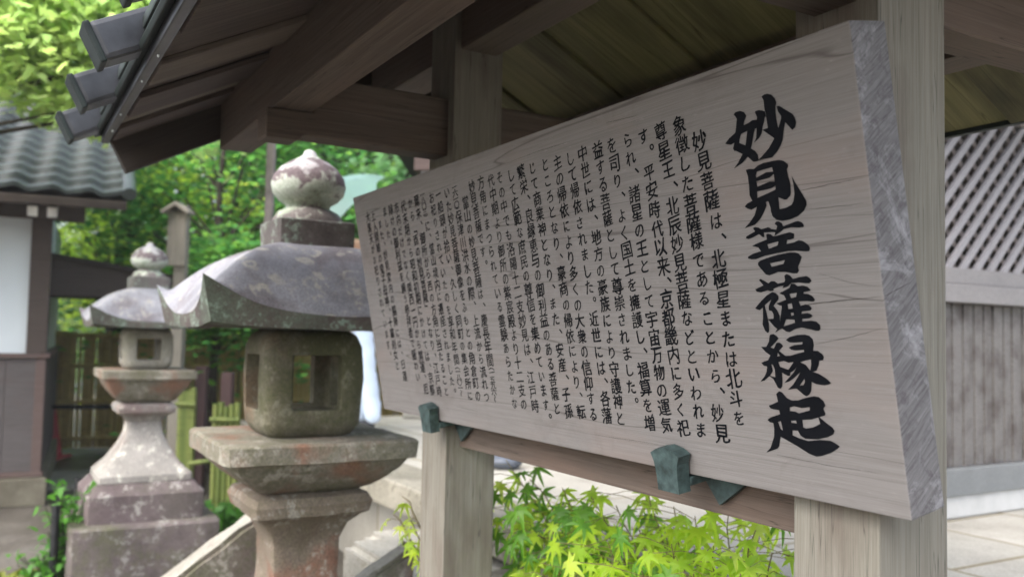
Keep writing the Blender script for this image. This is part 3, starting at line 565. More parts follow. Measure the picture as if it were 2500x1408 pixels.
# ------------------------------------------------------------------ ground, terrace, steps
def groundmat():
    t = NT('wet_earth_and_gravel'); v = t.map((1, 1, 1))
    a = t.noise(v, 0.9, 6, 0.6); b = t.noise(v, 40, 4, 0.7); c = t.noise(v, 160, 2, 0.6)
    col = t.ramp(a, [(0.35, (0.055, 0.047, 0.038)), (0.55, (0.12, 0.105, 0.088)), (0.7, (0.17, 0.16, 0.145))])
    col = t.mix(1.0, col, t.ramp(b, [(0.3, 0.55), (0.7, 1.35)]), 'MULTIPLY')
    col = t.mix(t.ramp(c, [(0.6, 0.0), (0.75, 0.5)]), col, (0.28, 0.27, 0.25))
    t.bump(t.mix(0.5, b, c), 0.6, 0.015)
    return t.fin(col, t.ramp(a, [(0.4, 0.35), (0.6, 0.75)]), 0.4)
bm = bmesh.new()
N_ = 60
gv = [[bm.verts.new((-60 + 120 * i / N_, -30 + 120 * j / N_, 0.0)) for i in range(N_ + 1)] for j in range(N_ + 1)]
for j in range(N_):
    for i in range(N_): bm.faces.new((gv[j][i], gv[j][i + 1], gv[j + 1][i + 1], gv[j + 1][i]))
tag(obj('ground', bm, groundmat()), kind='structure')

def pavemat(name, c1, c2, seam, sx, sy, joint=0.012, stain=(0.10, 0.09, 0.07)):
    t = NT(name); m = t.map((1, 1, 1))
    br = t.t.nodes.new('ShaderNodeTexBrick'); t.l(t.tc.outputs['Object'], br.inputs[0])
    br.inputs['Scale'].default_value = 1.0; br.inputs['Brick Width'].default_value = sx; br.inputs['Row Height'].default_value = sy; br.inputs['Mortar Size'].default_value = joint
    br.inputs['Color1'].default_value = c1 + (1,); br.inputs['Color2'].default_value = c2 + (1,); br.inputs['Mortar'].default_value = seam + (1,)
    a = t.noise(m, 1.3, 6, 0.65); b = t.noise(m, 110, 3, 0.7); c = t.noise(m, 6, 6, 0.6)
    col = t.mix(t.ramp(a, [(0.45, 0.0), (0.7, 0.45)]), br.outputs[0], stain)
    col = t.mix(t.ramp(c, [(0.55, 0.0), (0.72, 0.3)]), col, stain)
    col = t.mix(1.0, col, t.ramp(b, [(0.25, 0.7), (0.75, 1.2)]), 'MULTIPLY')
    t.bump(b, 0.3, 0.004)
    return t.fin(col, 0.6, 0.35)
M_pave = pavemat('pale_paving', (0.33, 0.315, 0.275), (0.40, 0.38, 0.335), (0.20, 0.17, 0.11), 1.1, 0.62)
M_granite = stone('pale_step_stone', (0.25, 0.24, 0.21), (0.34, 0.325, 0.285), (0.15, 0.125, 0.08), 0.5, sc=0.9, bump=0.5)
M_riser = stone('stained_kerb_stone', (0.15, 0.14, 0.11), (0.29, 0.27, 0.22), (0.08, 0.072, 0.045), 0.7, sc=0.8, bump=0.6)
TZ = 0.7
KR = Matrix.Translation(KO) @ Matrix.Rotation(KANG, 4, 'Z')       # local x = A, y = -B
bm = bmesh.new(); box(bm, -7.3, 9.0, 0.98, 16.0, 0.002, TZ - 0.004)
tag(obj('terrace', bm, M_pave, None, KR), kind='structure')
L0 = -7.3; k = 0
r3 = random.Random(5)
while L0 < 3:
    L1 = L0 + r3.uniform(1.1, 1.5)
    bm = bmesh.new(); box(bm, L0 + 0.004, L1 - 0.004, 0.755, 1.10, TZ - 0.155, TZ, 0.012)
    o = obj('kerb', bm, M_riser, None, KR); tag(o, kind='structure'); L0 = L1; k += 1
bm = bmesh.new(); box(bm, -3.40, -2.42, 0.345, 0.975, 0.0, 0.505)
es = [e for e in bm.edges if abs(e.verts[0].co.x + 3.40) < 1e-4 and abs(e.verts[1].co.x + 3.40) < 1e-4 and abs(e.verts[0].co.z - e.verts[1].co.z) > 0.1]
bmesh.ops.bevel(bm, geom=es, offset=0.16, segments=6, affect='EDGES')
bmesh.ops.bevel(bm, geom=[e for e in bm.edges if min(v.co.z for v in e.verts) > 0.5], offset=0.035, segments=3, affect='EDGES')
tag(obj('stone_step', bm, M_granite, None, KR, smooth=40), 'pale rounded stone step before the terrace edge beside the large lantern', 'step')
M_cheek = stone('lichen_purple_stone', (0.11, 0.08, 0.075), (0.20, 0.165, 0.15), (0.34, 0.325, 0.27), 0.6, rust=(0.20, 0.10, 0.06), rust_amt=0.4, moss=(0.07, 0.09, 0.03), moss_amt=0.5)
M_cheektop = stone('skylit_pale_stone', (0.24, 0.22, 0.185), (0.33, 0.31, 0.27), (0.14, 0.115, 0.095), 0.5, sc=1.4)  # for upward faces: sky light on the tops put into a paler colour
def sloping(label, A0, A1, B0, z0, B1, z1, B2, z2):
    bm = bmesh.new()
    prism(bm, [(-B0, 0), (-B0, z0), (-B1, z1), (-B2, z2), (-B2, 0)], A0, A1)     # x holds -B here, y holds A
    for v in bm.verts: v.co = Vector((v.co.y, v.co.x, v.co.z))
    bmesh.ops.recalc_face_normals(bm, faces=bm.faces)
    for f in bm.faces:
        f.normal_update()
        if f.normal.z > 0.3: f.material_index = 1
    bmesh.ops.bevel(bm, geom=list(bm.edges), offset=0.02, segments=2, affect='EDGES')
    bmesh.ops.subdivide_edges(bm, edges=[e for e in bm.edges if e.calc_length() > 0.15], cuts=5, use_grid_fill=True)
    for v in bm.verts: v.co += noise.noise_vector(v.co * 9) * 0.012
    return tag(obj('sloping_stone', bm, [M_cheek, M_cheektop], None, KR, smooth=40), label, 'stone')
sloping('sloping purple stone with a pale sky-lit top edge, left of the large lantern shaft', -3.10, -2.93, 0.66, 0.365, 0.13, 0.73, -0.05, 0.80)
sloping('sloping grey stone with a pale top edge, rising towards the left shelter post', -2.50, -2.38, -0.09, 0.525, -0.33, 0.66, -0.338, 0.65)

# ------------------------------------------------------------------ stone lanterns
def finial_mat():                    # pale top, purple patches round the middle, grey green lichen on the lower half
    t = NT('lichen_finial_stone'); v = t.map((1, 1, 1)); sp = t.t.nodes.new('ShaderNodeSeparateXYZ'); t.l(t.tc.outputs['Generated'], sp.inputs[0])
    a = t.noise(v, 7, 6, 0.65, 0.4); b = t.noise(v, 130, 3, 0.7); c = t.noise(v, 16, 6, 0.7, 0.5)
    h = t.mix(0.55, sp.outputs[2], a)
    col = t.ramp(h, [(0.34, (0.15, 0.13, 0.125)), (0.375, (0.25, 0.285, 0.22)), (0.45, (0.36, 0.40, 0.33)), (0.500, (0.37, 0.39, 0.34)), (0.515, (0.14, 0.11, 0.115)), (0.595, (0.13, 0.10, 0.105)), (0.63, (0.37, 0.35, 0.35)), (0.8, (0.47, 0.45, 0.45))])
    col = t.mix(t.ramp(c, [(0.56, 0.0), (0.64, 0.85)]), col, (0.44, 0.46, 0.39))
    col = t.mix(t.ramp(c, [(0.30, 0.8), (0.38, 0.0)]), col, (0.13, 0.11, 0.11))
    col = t.mix(1.0, col, t.ramp(b, [(0.25, 0.6), (0.75, 1.25)]), 'MULTIPLY')
    t.bump(t.mix(0.6, c, b), 0.5, 0.006)
    return t.fin(col, 0.85, 0.25)
S_fin = finial_mat()
S_neck = stone('dark_lichen_stone', (0.065, 0.054, 0.052), (0.115, 0.10, 0.095), (0.24, 0.30, 0.25), 0.85, moss=(0.10, 0.12, 0.09), moss_amt=0.5, sc=1.5)
S_roof = stone('lantern_roof_stone', (0.185, 0.185, 0.207), (0.25, 0.247, 0.268), (0.36, 0.34, 0.29), 0.75, rust=(0.125, 0.105, 0.11), rust_amt=0.75, sc=1.3, lt=0.555, rings=0.75)
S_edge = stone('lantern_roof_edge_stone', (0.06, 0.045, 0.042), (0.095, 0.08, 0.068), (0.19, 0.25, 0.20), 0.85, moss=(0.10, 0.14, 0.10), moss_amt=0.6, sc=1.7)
S_fire = stone('mossy_firebox_stone', (0.085, 0.075, 0.05), (0.16, 0.145, 0.105), (0.20, 0.19, 0.14), 0.45, rust=(0.16, 0.085, 0.04), rust_amt=0.35, moss=(0.055, 0.06, 0.02), moss_amt=0.7)
S_plat = stone('rusty_platform_stone', (0.15, 0.135, 0.105), (0.25, 0.23, 0.19), (0.36, 0.345, 0.29), 0.55, rust=(0.21, 0.095, 0.055), rust_amt=0.7, moss=(0.085, 0.085, 0.04), moss_amt=0.7)
S_shaft = stone('rust_red_shaft_stone', (0.13, 0.10, 0.075), (0.21, 0.17, 0.135), (0.36, 0.35, 0.30), 0.6, rust=(0.19, 0.078, 0.045), rust_amt=0.75, moss=(0.10, 0.10, 0.05), moss_amt=0.35)
S_foot = stone('pale_lichen_foot_stone', (0.22, 0.205, 0.185), (0.31, 0.29, 0.265), (0.58, 0.57, 0.48), 0.8, rust=(0.17, 0.10, 0.09), rust_amt=0.6)
S_base = stone('purple_base_stone', (0.10, 0.075, 0.076), (0.15, 0.118, 0.118), (0.40, 0.39, 0.35), 0.6, moss=(0.07, 0.068, 0.05), moss_amt=0.5)
S_low = stone('dark_plinth_stone', (0.075, 0.06, 0.06), (0.14, 0.115, 0.11), (0.34, 0.34, 0.31), 0.5, moss=(0.07, 0.09, 0.02), moss_amt=0.45)
def lantern(label, x, y, k, seed, firebox_mat, shaft_rings, shaft_mat, base_k, bz=1.0, pt=1.256, win=(1.312, 1.442)):
    def Z(z): return 1.5 + (z - 1.5) * k
    root = thing('stone_lantern', label, 'stone lantern', (x, y, 0), KANG)
    M = wm(root)
    def part(name, rings, mat, n=64, jit=0.004, sm=35, freq=9, parent=root, dz=0.02):
        bm = bmesh.new(); loft(bm, [(Z(z), h * k, q) for z, h, q in rings], n, jit, dz, seed, freq)
        return obj(name, bm, mat, parent, M, smooth=sm)
    q = 16
    bk = base_k
    zb = [(0.0, 0.42 * bk), (0.385, 0.42 * bk), (0.40, 0.405 * bk)]
    bm = bmesh.new(); loft(bm, [(0.0, 0.47 * bk, q), (0.06, 0.47 * bk, q), (0.06, 0.41 * bk, q), (0.37 * bz, 0.41 * bk, q), (0.385 * bz, 0.395 * bk, q), (0.39 * bz, 0.30 * bk, q)], 64, 0.005, 0.03, seed)
    obj('plinth', bm, S_low, root, M, smooth=35)
    bm = bmesh.new(); loft(bm, [(0.387 * bz, 0.325 * bk, q), (0.54 * bz, 0.325 * bk, q), (0.60 * bz, 0.275 * bk, q), (0.605 * bz, 0.2 * bk, q)], 64, 0.004, 0.02, seed + 2)
    obj('base', bm, S_base, root, M, smooth=35)
    part('shaft', shaft_rings, shaft_mat)
    part('platform', [(1.060, 0.13, q), (1.075, 0.165, q), (1.075 + (pt - 1.135) * 0.35, 0.200, q), (1.075 + (pt - 1.135) * 0.75, 0.232, q), (pt - 0.055, 0.246, q), (pt - 0.05, 0.268, q), (pt - 0.006, 0.270, q), (pt, 0.262, q)], S_plat, jit=0.0035)
    # fire box: a rounded stone cube pierced on all four sides
    bm = bmesh.new(); loft(bm, [(Z(pt - 0.004), 0.102 * k, 5), (Z(pt + 0.008), 0.124 * k, 6), (Z(pt + 0.034), 0.140 * k, 7), (Z(1.37), 0.147 * k, 8), (Z(1.46), 0.143 * k, 7), (Z(1.492), 0.131 * k, 6), (Z(1.506), 0.112 * k, 5)], 64, 0.0025, 0.02, seed)
    fb = obj('fire_box', bm, firebox_mat, root, M, smooth=50)
    cuts = []
    for ax in (0, 1):
        bm = bmesh.new(); h = 0.069 * k; L = 0.4
        box(bm, -L if ax == 0 else -h, L if ax == 0 else h, -L if ax == 1 else -h, L if ax == 1 else h, Z(win[0]), Z(win[1]), 0.012)
        if ax == 0:
            box(bm, -0.108 * k, 0.108 * k, -0.108 * k, 0.108 * k, Z(win[0] - 0.012), Z(win[1] + 0.014), 0.02)
        c = obj('cut', bm, firebox_mat, None, M); cuts.append(c)
        md = fb.modifiers.new('b', 'BOOLEAN'); md.object = c; md.operation = 'DIFFERENCE'; md.solver = 'EXACT'; md.use_self = True
    bpy.context.view_layer.update()
    me = bpy.data.meshes.new_from_object(fb.evaluated_get(bpy.context.evaluated_depsgraph_get()))
    fb.modifiers.clear(); old = fb.data; fb.data = me; bpy.data.meshes.remove(old); me.name = 'fire_box'
    for c in cuts: bpy.data.objects.remove(c)
    # roof: domed square cap, thick edge, corners turned up
    n = 40; bm = bmesh.new(); H = 0.338 * k
    def prof(u, v):
        m_ = max((abs(u) ** 10 + abs(v) ** 10) ** 0.1, 1e-6); m_ = m_ if m_ < 1 else 1 + (m_ - 1) * 0.0; q_ = min(1.0, min(abs(u), abs(v)) / m_); r = m_ * (1 - 0.15 * q_ ** 3)
        z = 1.548 + 0.208 * (1 - r ** 2.7)
        c = (abs(u) * abs(v)) ** 4
        return z + 0.014 * c - 0.012 * max(0, r - 0.72) * (1 - c)
    top = [[None] * (n + 1) for _ in range(n + 1)]; bot = [[None] * (n + 1) for _ in range(n + 1)]
    for i in range(n + 1):
        for j in range(n + 1):
            u = -1 + 2 * i / n; v = -1 + 2 * j / n
            u = math.copysign(1 - (1 - abs(u)) ** 1.3, u); v = math.copysign(1 - (1 - abs(v)) ** 1.3, v)
            p = Vector((u * H * (1 + 0.06 * (abs(u * v)) ** 4), v * H * (1 + 0.06 * (abs(u * v)) ** 4), Z(prof(u, v))))
            top[i][j] = bm.verts.new(p + noise.noise_vector(p * 7 + Vector((seed, 0, 0))) * 0.005)
            c = (abs(u) * abs(v)) ** 3
            p = Vector((u * H * 0.985, v * H * 0.985, Z(1.508 + 0.018 * c)))
            bot[i][j] = bm.verts.new(p + noise.noise_vector(p * 7 + Vector((seed, 0, 0))) * 0.005)
    for i in range(n):
        for j in range(n):
            bm.faces.new((top[i][j], top[i + 1][j], top[i + 1][j + 1], top[i][j + 1]))
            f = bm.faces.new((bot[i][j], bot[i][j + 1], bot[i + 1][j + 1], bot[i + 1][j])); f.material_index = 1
    for k_ in range(n):
        for a, b in (((k_, 0), (k_ + 1, 0)), ((n, k_), (n, k_ + 1)), ((k_ + 1, n), (k_, n)), ((0, k_ + 1), (0, k_))):
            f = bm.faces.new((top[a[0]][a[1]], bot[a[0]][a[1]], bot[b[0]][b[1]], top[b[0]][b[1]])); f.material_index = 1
    obj('roof', bm, [S_roof, S_edge], root, M, smooth=40)
    nk = part('neck', [(1.742, 0.112, 14), (1.815, 0.113, 14), (1.82, 0.105, 12)], S_neck, jit=0.003)
    fi = part('finial', [(1.815, 0.098, 2.6), (1.83, 0.098, 2.4), (1.85, 0.085, 2), (1.862, 0.062, 2), (1.872, 0.066, 2), (1.885, 0.087, 2), (1.905, 0.104, 2), (1.93, 0.109, 2), (1.955, 0.103, 2), (1.98, 0.084, 2), (1.998, 0.058, 2), (2.01, 0.034, 2), (2.02, 0.020, 2), (2.032, 0.016, 2), (2.037, 0.008, 2)], S_fin, n=48, jit=0.003, sm=60, parent=root, dz=0.01)
    return root
n_x, n_y = (745 - 1250) / 2167.45 * 3.3, 3.3
lantern('large stone lantern nearest the sign, with mossy brown fire box and red stained shaft', n_x, n_y, 1.27, 3.0, S_fire,
        [(0.50, 0.27, 16), (0.56, 0.265, 16), (0.66, 0.16, 14), (0.74, 0.105, 12), (0.82, 0.096, 12), (0.92, 0.098, 12), (0.965, 0.118, 12), (0.99, 0.145, 14), (1.0, 0.162, 16), (1.03, 0.170, 16), (1.05, 0.160, 14), (1.066, 0.12, 12)], S_shaft, 0.95, 0.66, 1.208, (1.284, 1.436))
S_fire2 = stone('grey_firebox_stone', (0.24, 0.225, 0.19), (0.33, 0.31, 0.26), (0.42, 0.41, 0.34), 0.4, moss=(0.16, 0.16, 0.08), moss_amt=0.4)
lantern('smaller looking stone lantern behind the large one, with grey fire box and pale flared foot', (362 - 1250) / 2167.45 * 5.5, 5.5, 1.0, 21.0, S_fire2,
        [(0.598, 0.255, 16), (0.605, 0.264, 16), (0.64, 0.262, 16), (0.70, 0.20, 16), (0.80, 0.135, 14), (0.88, 0.104, 12), (0.94, 0.096, 12), (0.975, 0.118, 12), (0.99, 0.145, 14), (1.0, 0.162, 16), (1.03, 0.168, 16), (1.05, 0.158, 14), (1.066, 0.12, 12)], S_foot, 1.0)

# ------------------------------------------------------------------ left building with tiled roof
M_plaster = plain('white_plaster', (0.62, 0.665, 0.69), 0.8, 0.2, 0.03, 3)
M_dkwood = wood('dark_house_timber', (0.05, 0.037, 0.031), (0.085, 0.065, 0.056), (0.12, 0.095, 0.082))
M_wains = wood('weathered_wainscot', (0.06, 0.052, 0.052), (0.105, 0.092, 0.09), (0.145, 0.128, 0.124), (0.09, 0.065, 0.062), 0.5)
M_redwood = wood('red_brown_trim', (0.085, 0.055, 0.048), (0.13, 0.09, 0.08), (0.17, 0.125, 0.11))
M_tile = plain('grey_roof_tile', (0.036, 0.043, 0.043), 0.4, 0.5, 0.5, 4)
M_white = plain('white_painted_end', (0.7, 0.69, 0.66), 0.6)
CB = Vector((-3.963, 7.6, 0)); EB = Vector((0.905, 0.4254, 0)).normalized(); IB = Vector((-EB.y, EB.x, 0)); BANG = math.atan2(EB.y, EB.x)
def H(e, i, z): return CB + EB * e + IB * i + Vector((0, 0, z))
HM = Matrix.Translation(CB) @ Matrix.Rotation(BANG, 4, 'Z')
house = thing('temple_house', 'white plastered temple house with grey pantile roof and brown wainscot at the left', 'house', CB, BANG)
bm = bmesh.new(); box(bm, -6, 0.04, -0.03, 4, 0.0, 0.235, 0.01); box(bm, -0.45, 0.05, -0.05, 0.3, 0.0, 0.225, 0.01); obj('stone_base', bm, stone('brown_base_stone', (0.13, 0.115, 0.085), (0.19, 0.172, 0.13), (0.24, 0.22, 0.17), 0.4), house, HM)
bm = bmesh.new(); box(bm, -5.9, -0.05, 0.03, 3.9, 1.2, 2.6); obj('plaster_wall', bm, M_plaster, house, HM)
bm = bmesh.new()
for i in range(24): box(bm, -0.06 - 0.24 * (i + 1) + 0.004, -0.06 - 0.24 * i, 0.005 + 0.003 * (i % 2), 0.05, 0.28, 1.23)
for i in range(16): box(bm, -0.05, -0.006 - 0.003 * (i % 2), 0.07 + 0.24 * i, 0.07 + 0.236 + 0.24 * i, 0.28, 1.23)
obj('wainscot', bm, M_wains, house, HM)
bm = bmesh.new(); box(bm, -0.075, 0.0, -0.004, 0.07, 0.27, 1.235, 0.004); obj('corner_board', bm, M_redwood, house, HM)
bm = bmesh.new(); box(bm, -6, 0.03, -0.03, 0.08, 1.237, 1.275, 0.004); box(bm, -0.05, 0.03, 0.081, 4, 1.237, 1.275, 0.004); obj('rail', bm, M_redwood, house, HM)
bm = bmesh.new(); box(bm, -6, 0.015, -0.02, 0.10, 0.24, 0.278, 0.004); obj('sill', bm, M_redwood, house, HM)
bm = bmesh.new(); box(bm, -0.155, 0.0, -0.008, 0.15, 1.278, 2.62, 0.005); obj('corner_post', bm, M_dkwood, house, HM)
bm = bmesh.new(); box(bm, -6, 0.25, -0.03, 0.11, 2.42, 2.60, 0.005); obj('wall_plate', bm, M_dkwood, house, HM)
for i in range(14):
    e = 0.02 - 0.14 * i if i < 2 else 0.02 - 0.14 - 0.36 * (i - 1)
    M, L = axes(H(e, -0.62, 2.415), H(e, 0.6, 2.90), IB.cross(EB) * -1)
    bm = bmesh.new(); box(bm, -L / 2, L / 2, -0.035, 0.035, -0.04, 0.04, 0.003); rf = obj('rafter', bm, M_dkwood, house, M)
    bm = bmesh.new(); box(bm, -L / 2 - 0.006, -L / 2 + 0.002, -0.036, 0.036, -0.041, 0.041); obj('rafter_end', bm, M_white, rf, M)
bm = bmesh.new(); box(bm, -6.2, 0.56, -0.78, -0.73, 2.455, 2.525, 0.005); obj('eave_board', bm, M_dkwood, house, HM)
# roof: one pantile surface, S-section across, stepped up the slope
TW, TL = 0.265, 0.235; sl_ = math.tan(R(25)); nx = int(6.6 / TW) * 8; ny = 22
vs = []; fs = []
def tz(e):
    p = (e / TW) % 1.0
    return 0.05 * (0.5 + 0.5 * math.cos(2 * math.pi * (p - 0.15))) ** 1.6 - 0.018 * math.sin(2 * math.pi * p)
rows = []
for j in range(ny):
    for d, lift in ((0.0, 0.046), (0.97, 0.0)):
        y = -0.80 + (j + d) * TL; rows.append((y, 2.53 + (y + 0.8) * sl_ + lift * (1 - d)))
    # front lip of each course
for (y, z) in rows:
    for i in range(nx + 1):
        e = 0.58 - i * TW / 8
        vs.append((e, y - 0.012 * math.cos(2 * math.pi * (e / TW)), z + tz(e)))
W_ = nx + 1
for r_ in range(len(rows) - 1):
    for i in range(nx):
        a = r_ * W_ + i; fs.append((a, a + W_, a + W_ + 1, a + 1))
# thickness at the eave
b0 = len(vs)
for i in range(nx + 1):
    x, y, z = vs[i]; vs.append((x, y + 0.005, z - 0.035))
for i in range(nx): fs.append((i, i + 1, b0 + i + 1, b0 + i))
ro = obj('tile_roof', (vs, [], fs), M_tile, house, HM, smooth=32)
ymax = -0.80 + ny * TL
bm = bmesh.new(); prism(bm, [(-0.78, 2.50), (ymax, 2.53 + (ymax + 0.8) * sl_ - 0.03), (ymax, 2.43 + (ymax + 0.8) * sl_), (-0.78, 2.46)], -0.56, 6.2)
for v in bm.verts: v.co = Vector((-v.co.y, v.co.x, v.co.z))
bmesh.ops.recalc_face_normals(bm, faces=bm.faces); obj('roof_deck', bm, M_dkwood, house, HM)
bm = bmesh.new(); tube(bm, [(0.575, -0.80 + t * 0.4, 2.58 + t * 0.4 * sl_) for t in range(13)], 0.055, 10); obj('verge_tiles', bm, M_tile, ro, HM, smooth=50)
# side porch canopy beyond the corner
cn = bmesh.new()
prism(cn, [(-0.05, 2.18), (1.30, 1.985), (1.34, 1.94), (1.30, 1.90), (0.85, 1.80), (-0.05, 1.80)], 0.9, 1.8)
cy = obj('porch_canopy', cn, M_dkwood, house, HM)
bm = bmesh.new(); prism(bm, [(-0.08, 2.21), (1.36, 2.00), (1.36, 1.965), (-0.08, 2.175)], 0.84, 1.9); obj('canopy_roof', bm, M_barge, cy, HM)
bm = bmesh.new(); box(bm, 0.68, 0.74, 0.88, 0.905, 1.85, 1.97); obj('beam_end', bm, M_white, cy, HM)

# paving slab and red marker by the house
bm = bmesh.new(); box(bm, -0.6, 0.5, -0.5, 0.5, 0.004, 0.05, 0.01)
tag(obj('paving_slab', bm, M_granite, None, Matrix.Translation((-4.15, 8.75, 0)) @ Matrix.Rotation(BANG, 4, 'Z')), 'flat grey paving slab on the ground behind the corner of the house', 'paving slab')
cone = thing('marker_cone', 'dark red cone standing half hidden behind the house corner', 'cone', at(122, 1100, 10.2) * 1)
cone.location.z = 0
bm = bmesh.new(); box(bm, -0.17, 0.17, -0.17, 0.17, 0.0, 0.03, 0.01); obj('base_plate', bm, M_red, cone, wm(cone))
bm = bmesh.new(); tube(bm, [(0, 0, 0.03), (0, 0, 0.65)], [0.13, 0.03], 16); obj('cone_body', bm, M_red, cone, wm(cone), smooth=40)

# ------------------------------------------------------------------ bamboo fence and garden barriers
def bamboomat(name, c1, c2, w_=28.0):
    t = NT(name); m = t.map((w_, 1.5, 0.6)); a = t.noise(m, 1.0, 2, 0.5); b = t.noise(t.map((3, 3, 9)), 3, 5, 0.6)
    col = t.mix(t.ramp(a, [(0.35, 0.0), (0.65, 1.0)]), c1, c2)
    col = t.mix(t.ramp(b, [(0.5, 0.0), (0.7, 0.5)]), col, tuple(x * 0.4 for x in c1))
    return t.fin(col, 0.55, 0.3)
M_bam = bamboomat('old_bamboo', (0.36, 0.265, 0.09), (0.50, 0.38, 0.145))
M_gbam = bamboomat('green_bamboo', (0.10, 0.135, 0.03), (0.18, 0.21, 0.055))
def fence(label, P0, P1, z0, ztop, gapx):
    P0 = Vector(P0); P1 = Vector(P1); L = (P1 - P0).length; ang = math.atan2((P1 - P0).y, (P1 - P0).x)
    root = thing('bamboo_fence', label, 'fence', P0, ang); M = wm(root)
    bm = bmesh.new(); x = 0.0; rr = random.Random(int(L * 10))
    while x < L:
        wd = rr.uniform(0.035, 0.055); g = 0.0
        if rr.random() < gapx: g = rr.uniform(0.008, 0.022)
        tube(bm, [(x + wd / 2, rr.uniform(-0.006, 0.006), z0 + 0.06), (x + wd / 2, rr.uniform(-0.006, 0.006), ztop + rr.uniform(-0.015, 0.015))], wd / 2, 6); x += wd + g
    obj('bamboo_canes', bm, M_bam, root, M, smooth=60)
    for zz in (0.12, 0.42, 0.72, 0.97):
        bm = bmesh.new(); z = z0 + (ztop - z0) * zz
        tube(bm, [(0, -0.045, z), (L, -0.045, z)], 0.024, 8); obj('rail', bm, M_bam, root, M, smooth=60)
    k = 0
    while k * 1.6 < L:
        bm = bmesh.new(); box(bm, k * 1.6 - 0.04, k * 1.6 + 0.04, 0.035, 0.11, z0, ztop + 0.02, 0.005); obj('post', bm, M_dkwood, root, M); k += 1
    return root
fence('long brown bamboo fence behind the stone lanterns and the house', (-6.3, 10.3, 0), (-1.0, 12.6, 0), 0.0, 1.45, 0.16)
fence('brown bamboo fence on the terrace beyond the person with the umbrella', (-1.75, 11.2, 0.7), (2.2, 12.0, 0.7), 0.7, 2.0, 0.05)
pr = thing('pipe_rail', 'thin black pipe rail in front of the bamboo fence beside the house', 'rail', (-4.9, 9.4, 0))
bm = bmesh.new(); tube(bm, [(-5.1, 9.35, 0.66), (-3.7, 9.75, 0.66)], 0.022, 8); obj('rail', bm, M_black, pr, smooth=60)
for x, y in ((-5.0, 9.379), (-3.8, 9.721)):
    bm = bmesh.new(); tube(bm, [(x, y, 0), (x, y, 0.64)], 0.02, 8); obj('leg', bm, M_black, pr, smooth=60)
# dark short posts and green bamboo low barriers between the lanterns
M_pdark = wood('dark_red_post', (0.05, 0.028, 0.028), (0.085, 0.05, 0.048), (0.11, 0.07, 0.066))
for lab, u, v0, v1, d in (('dark brown square post right of the small lantern, left of its neighbour', 497, 893, 1100, 8.2), ('dark red brown post close to the left side of the large lantern fire box', 560, 908, 1100, 8.0)):
    b = at(u, v1, d); tp = at(u, v0, d)
    o = beam('garden_post', (tp.x, d, 0), (tp.x, d, tp.z), 0.10, 0.10, M_pdark, None, up=(0, 1, 0), bev=0.01); tag(o, lab, 'post')
def bamboo_panel(label, u0, u1, v0, d):
    a, b = at(u0, v0, d), at(u1, v0, d); root = thing('bamboo_barrier', label, 'barrier', (a.x, d, 0)); M = Matrix()
    bm = bmesh.new(); n = 5
    for i in range(n):
        x = a.x + (b.x - a.x) * i / (n - 1); tube(bm, [(x, d, 0), (x, d, a.z + 0.02 * math.sin(i * 2.1))], 0.024, 8)
    obj('bamboo_canes', bm, M_gbam, root, M, smooth=60)
    bm = bmesh.new(); tube(bm, [(a.x - 0.03, d - 0.04, a.z - 0.12), (b.x + 0.03, d - 0.04, a.z - 0.12)], 0.02, 8); obj('tie_cane', bm, M_gbam, root, M, smooth=60)
bamboo_panel('dark green bamboo canes right behind the small lantern neck', 447, 478, 950, 7.6)
bamboo_panel('bright green bamboo canes left of the large lantern fire box', 532, 585, 985, 7.2)
o = bmesh.new(); a = at(462, 1131, 6.6); b = at(600, 1112, 6.6); tube(o, [a, b], 0.018, 8)
for p in (a, b): tube(o, [(p.x, p.y, 0), (p.x, p.y, p.z - 0.01)], 0.015, 8)
tag(obj('bamboo_rail', o, M_gbam, smooth=60), 'low yellow green bamboo rail running behind the large lantern platform', 'rail')

# wooden marker post with a pointed cap, slender pole
M_grey = wood('silver_grey_wood', (0.15, 0.135, 0.11), (0.26, 0.235, 0.195), (0.36, 0.33, 0.28))
mp = at(437, 800, 8.0); mk = thing('marker_post', 'tall silver grey wooden marker with a roofed head, behind the small lantern', 'marker post', (mp.x, 8.0, 0))
beam('post', (mp.x + 0.0, 8.0, 0), (mp.x + 0.0, 8.0, 2.62), 0.10, 0.10, M_grey, mk, up=(0, 1, 0))
beam('head', (mp.x - 0.02, 7.94, 2.07), (mp.x - 0.02, 7.94, 2.56), 0.165, 0.06, M_grey, mk, up=(0, 1, 0))
bm = bmesh.new(); prism(bm, [(-0.125, 2.555), (0, 2.64), (0.125, 2.555), (0.115, 2.53), (0, 2.61), (-0.115, 2.53)], -0.10, 0.08); obj('cap', bm, M_grey, mk, Matrix.Translation((mp.x - 0.02, 7.94, 0)))
pp = at(655, 450, 6.4); o = beam('slender_pole', (pp.x, 6.4, 0), (pp.x, 6.4, 4.2), 0.06, 0.06, plain('brown_grey_pole', (0.2, 0.165, 0.15), 0.5), None, up=(0, 1, 0), bev=0.012)
tag(o, 'slender brown grey pole rising behind the top of the large lantern', 'pole')

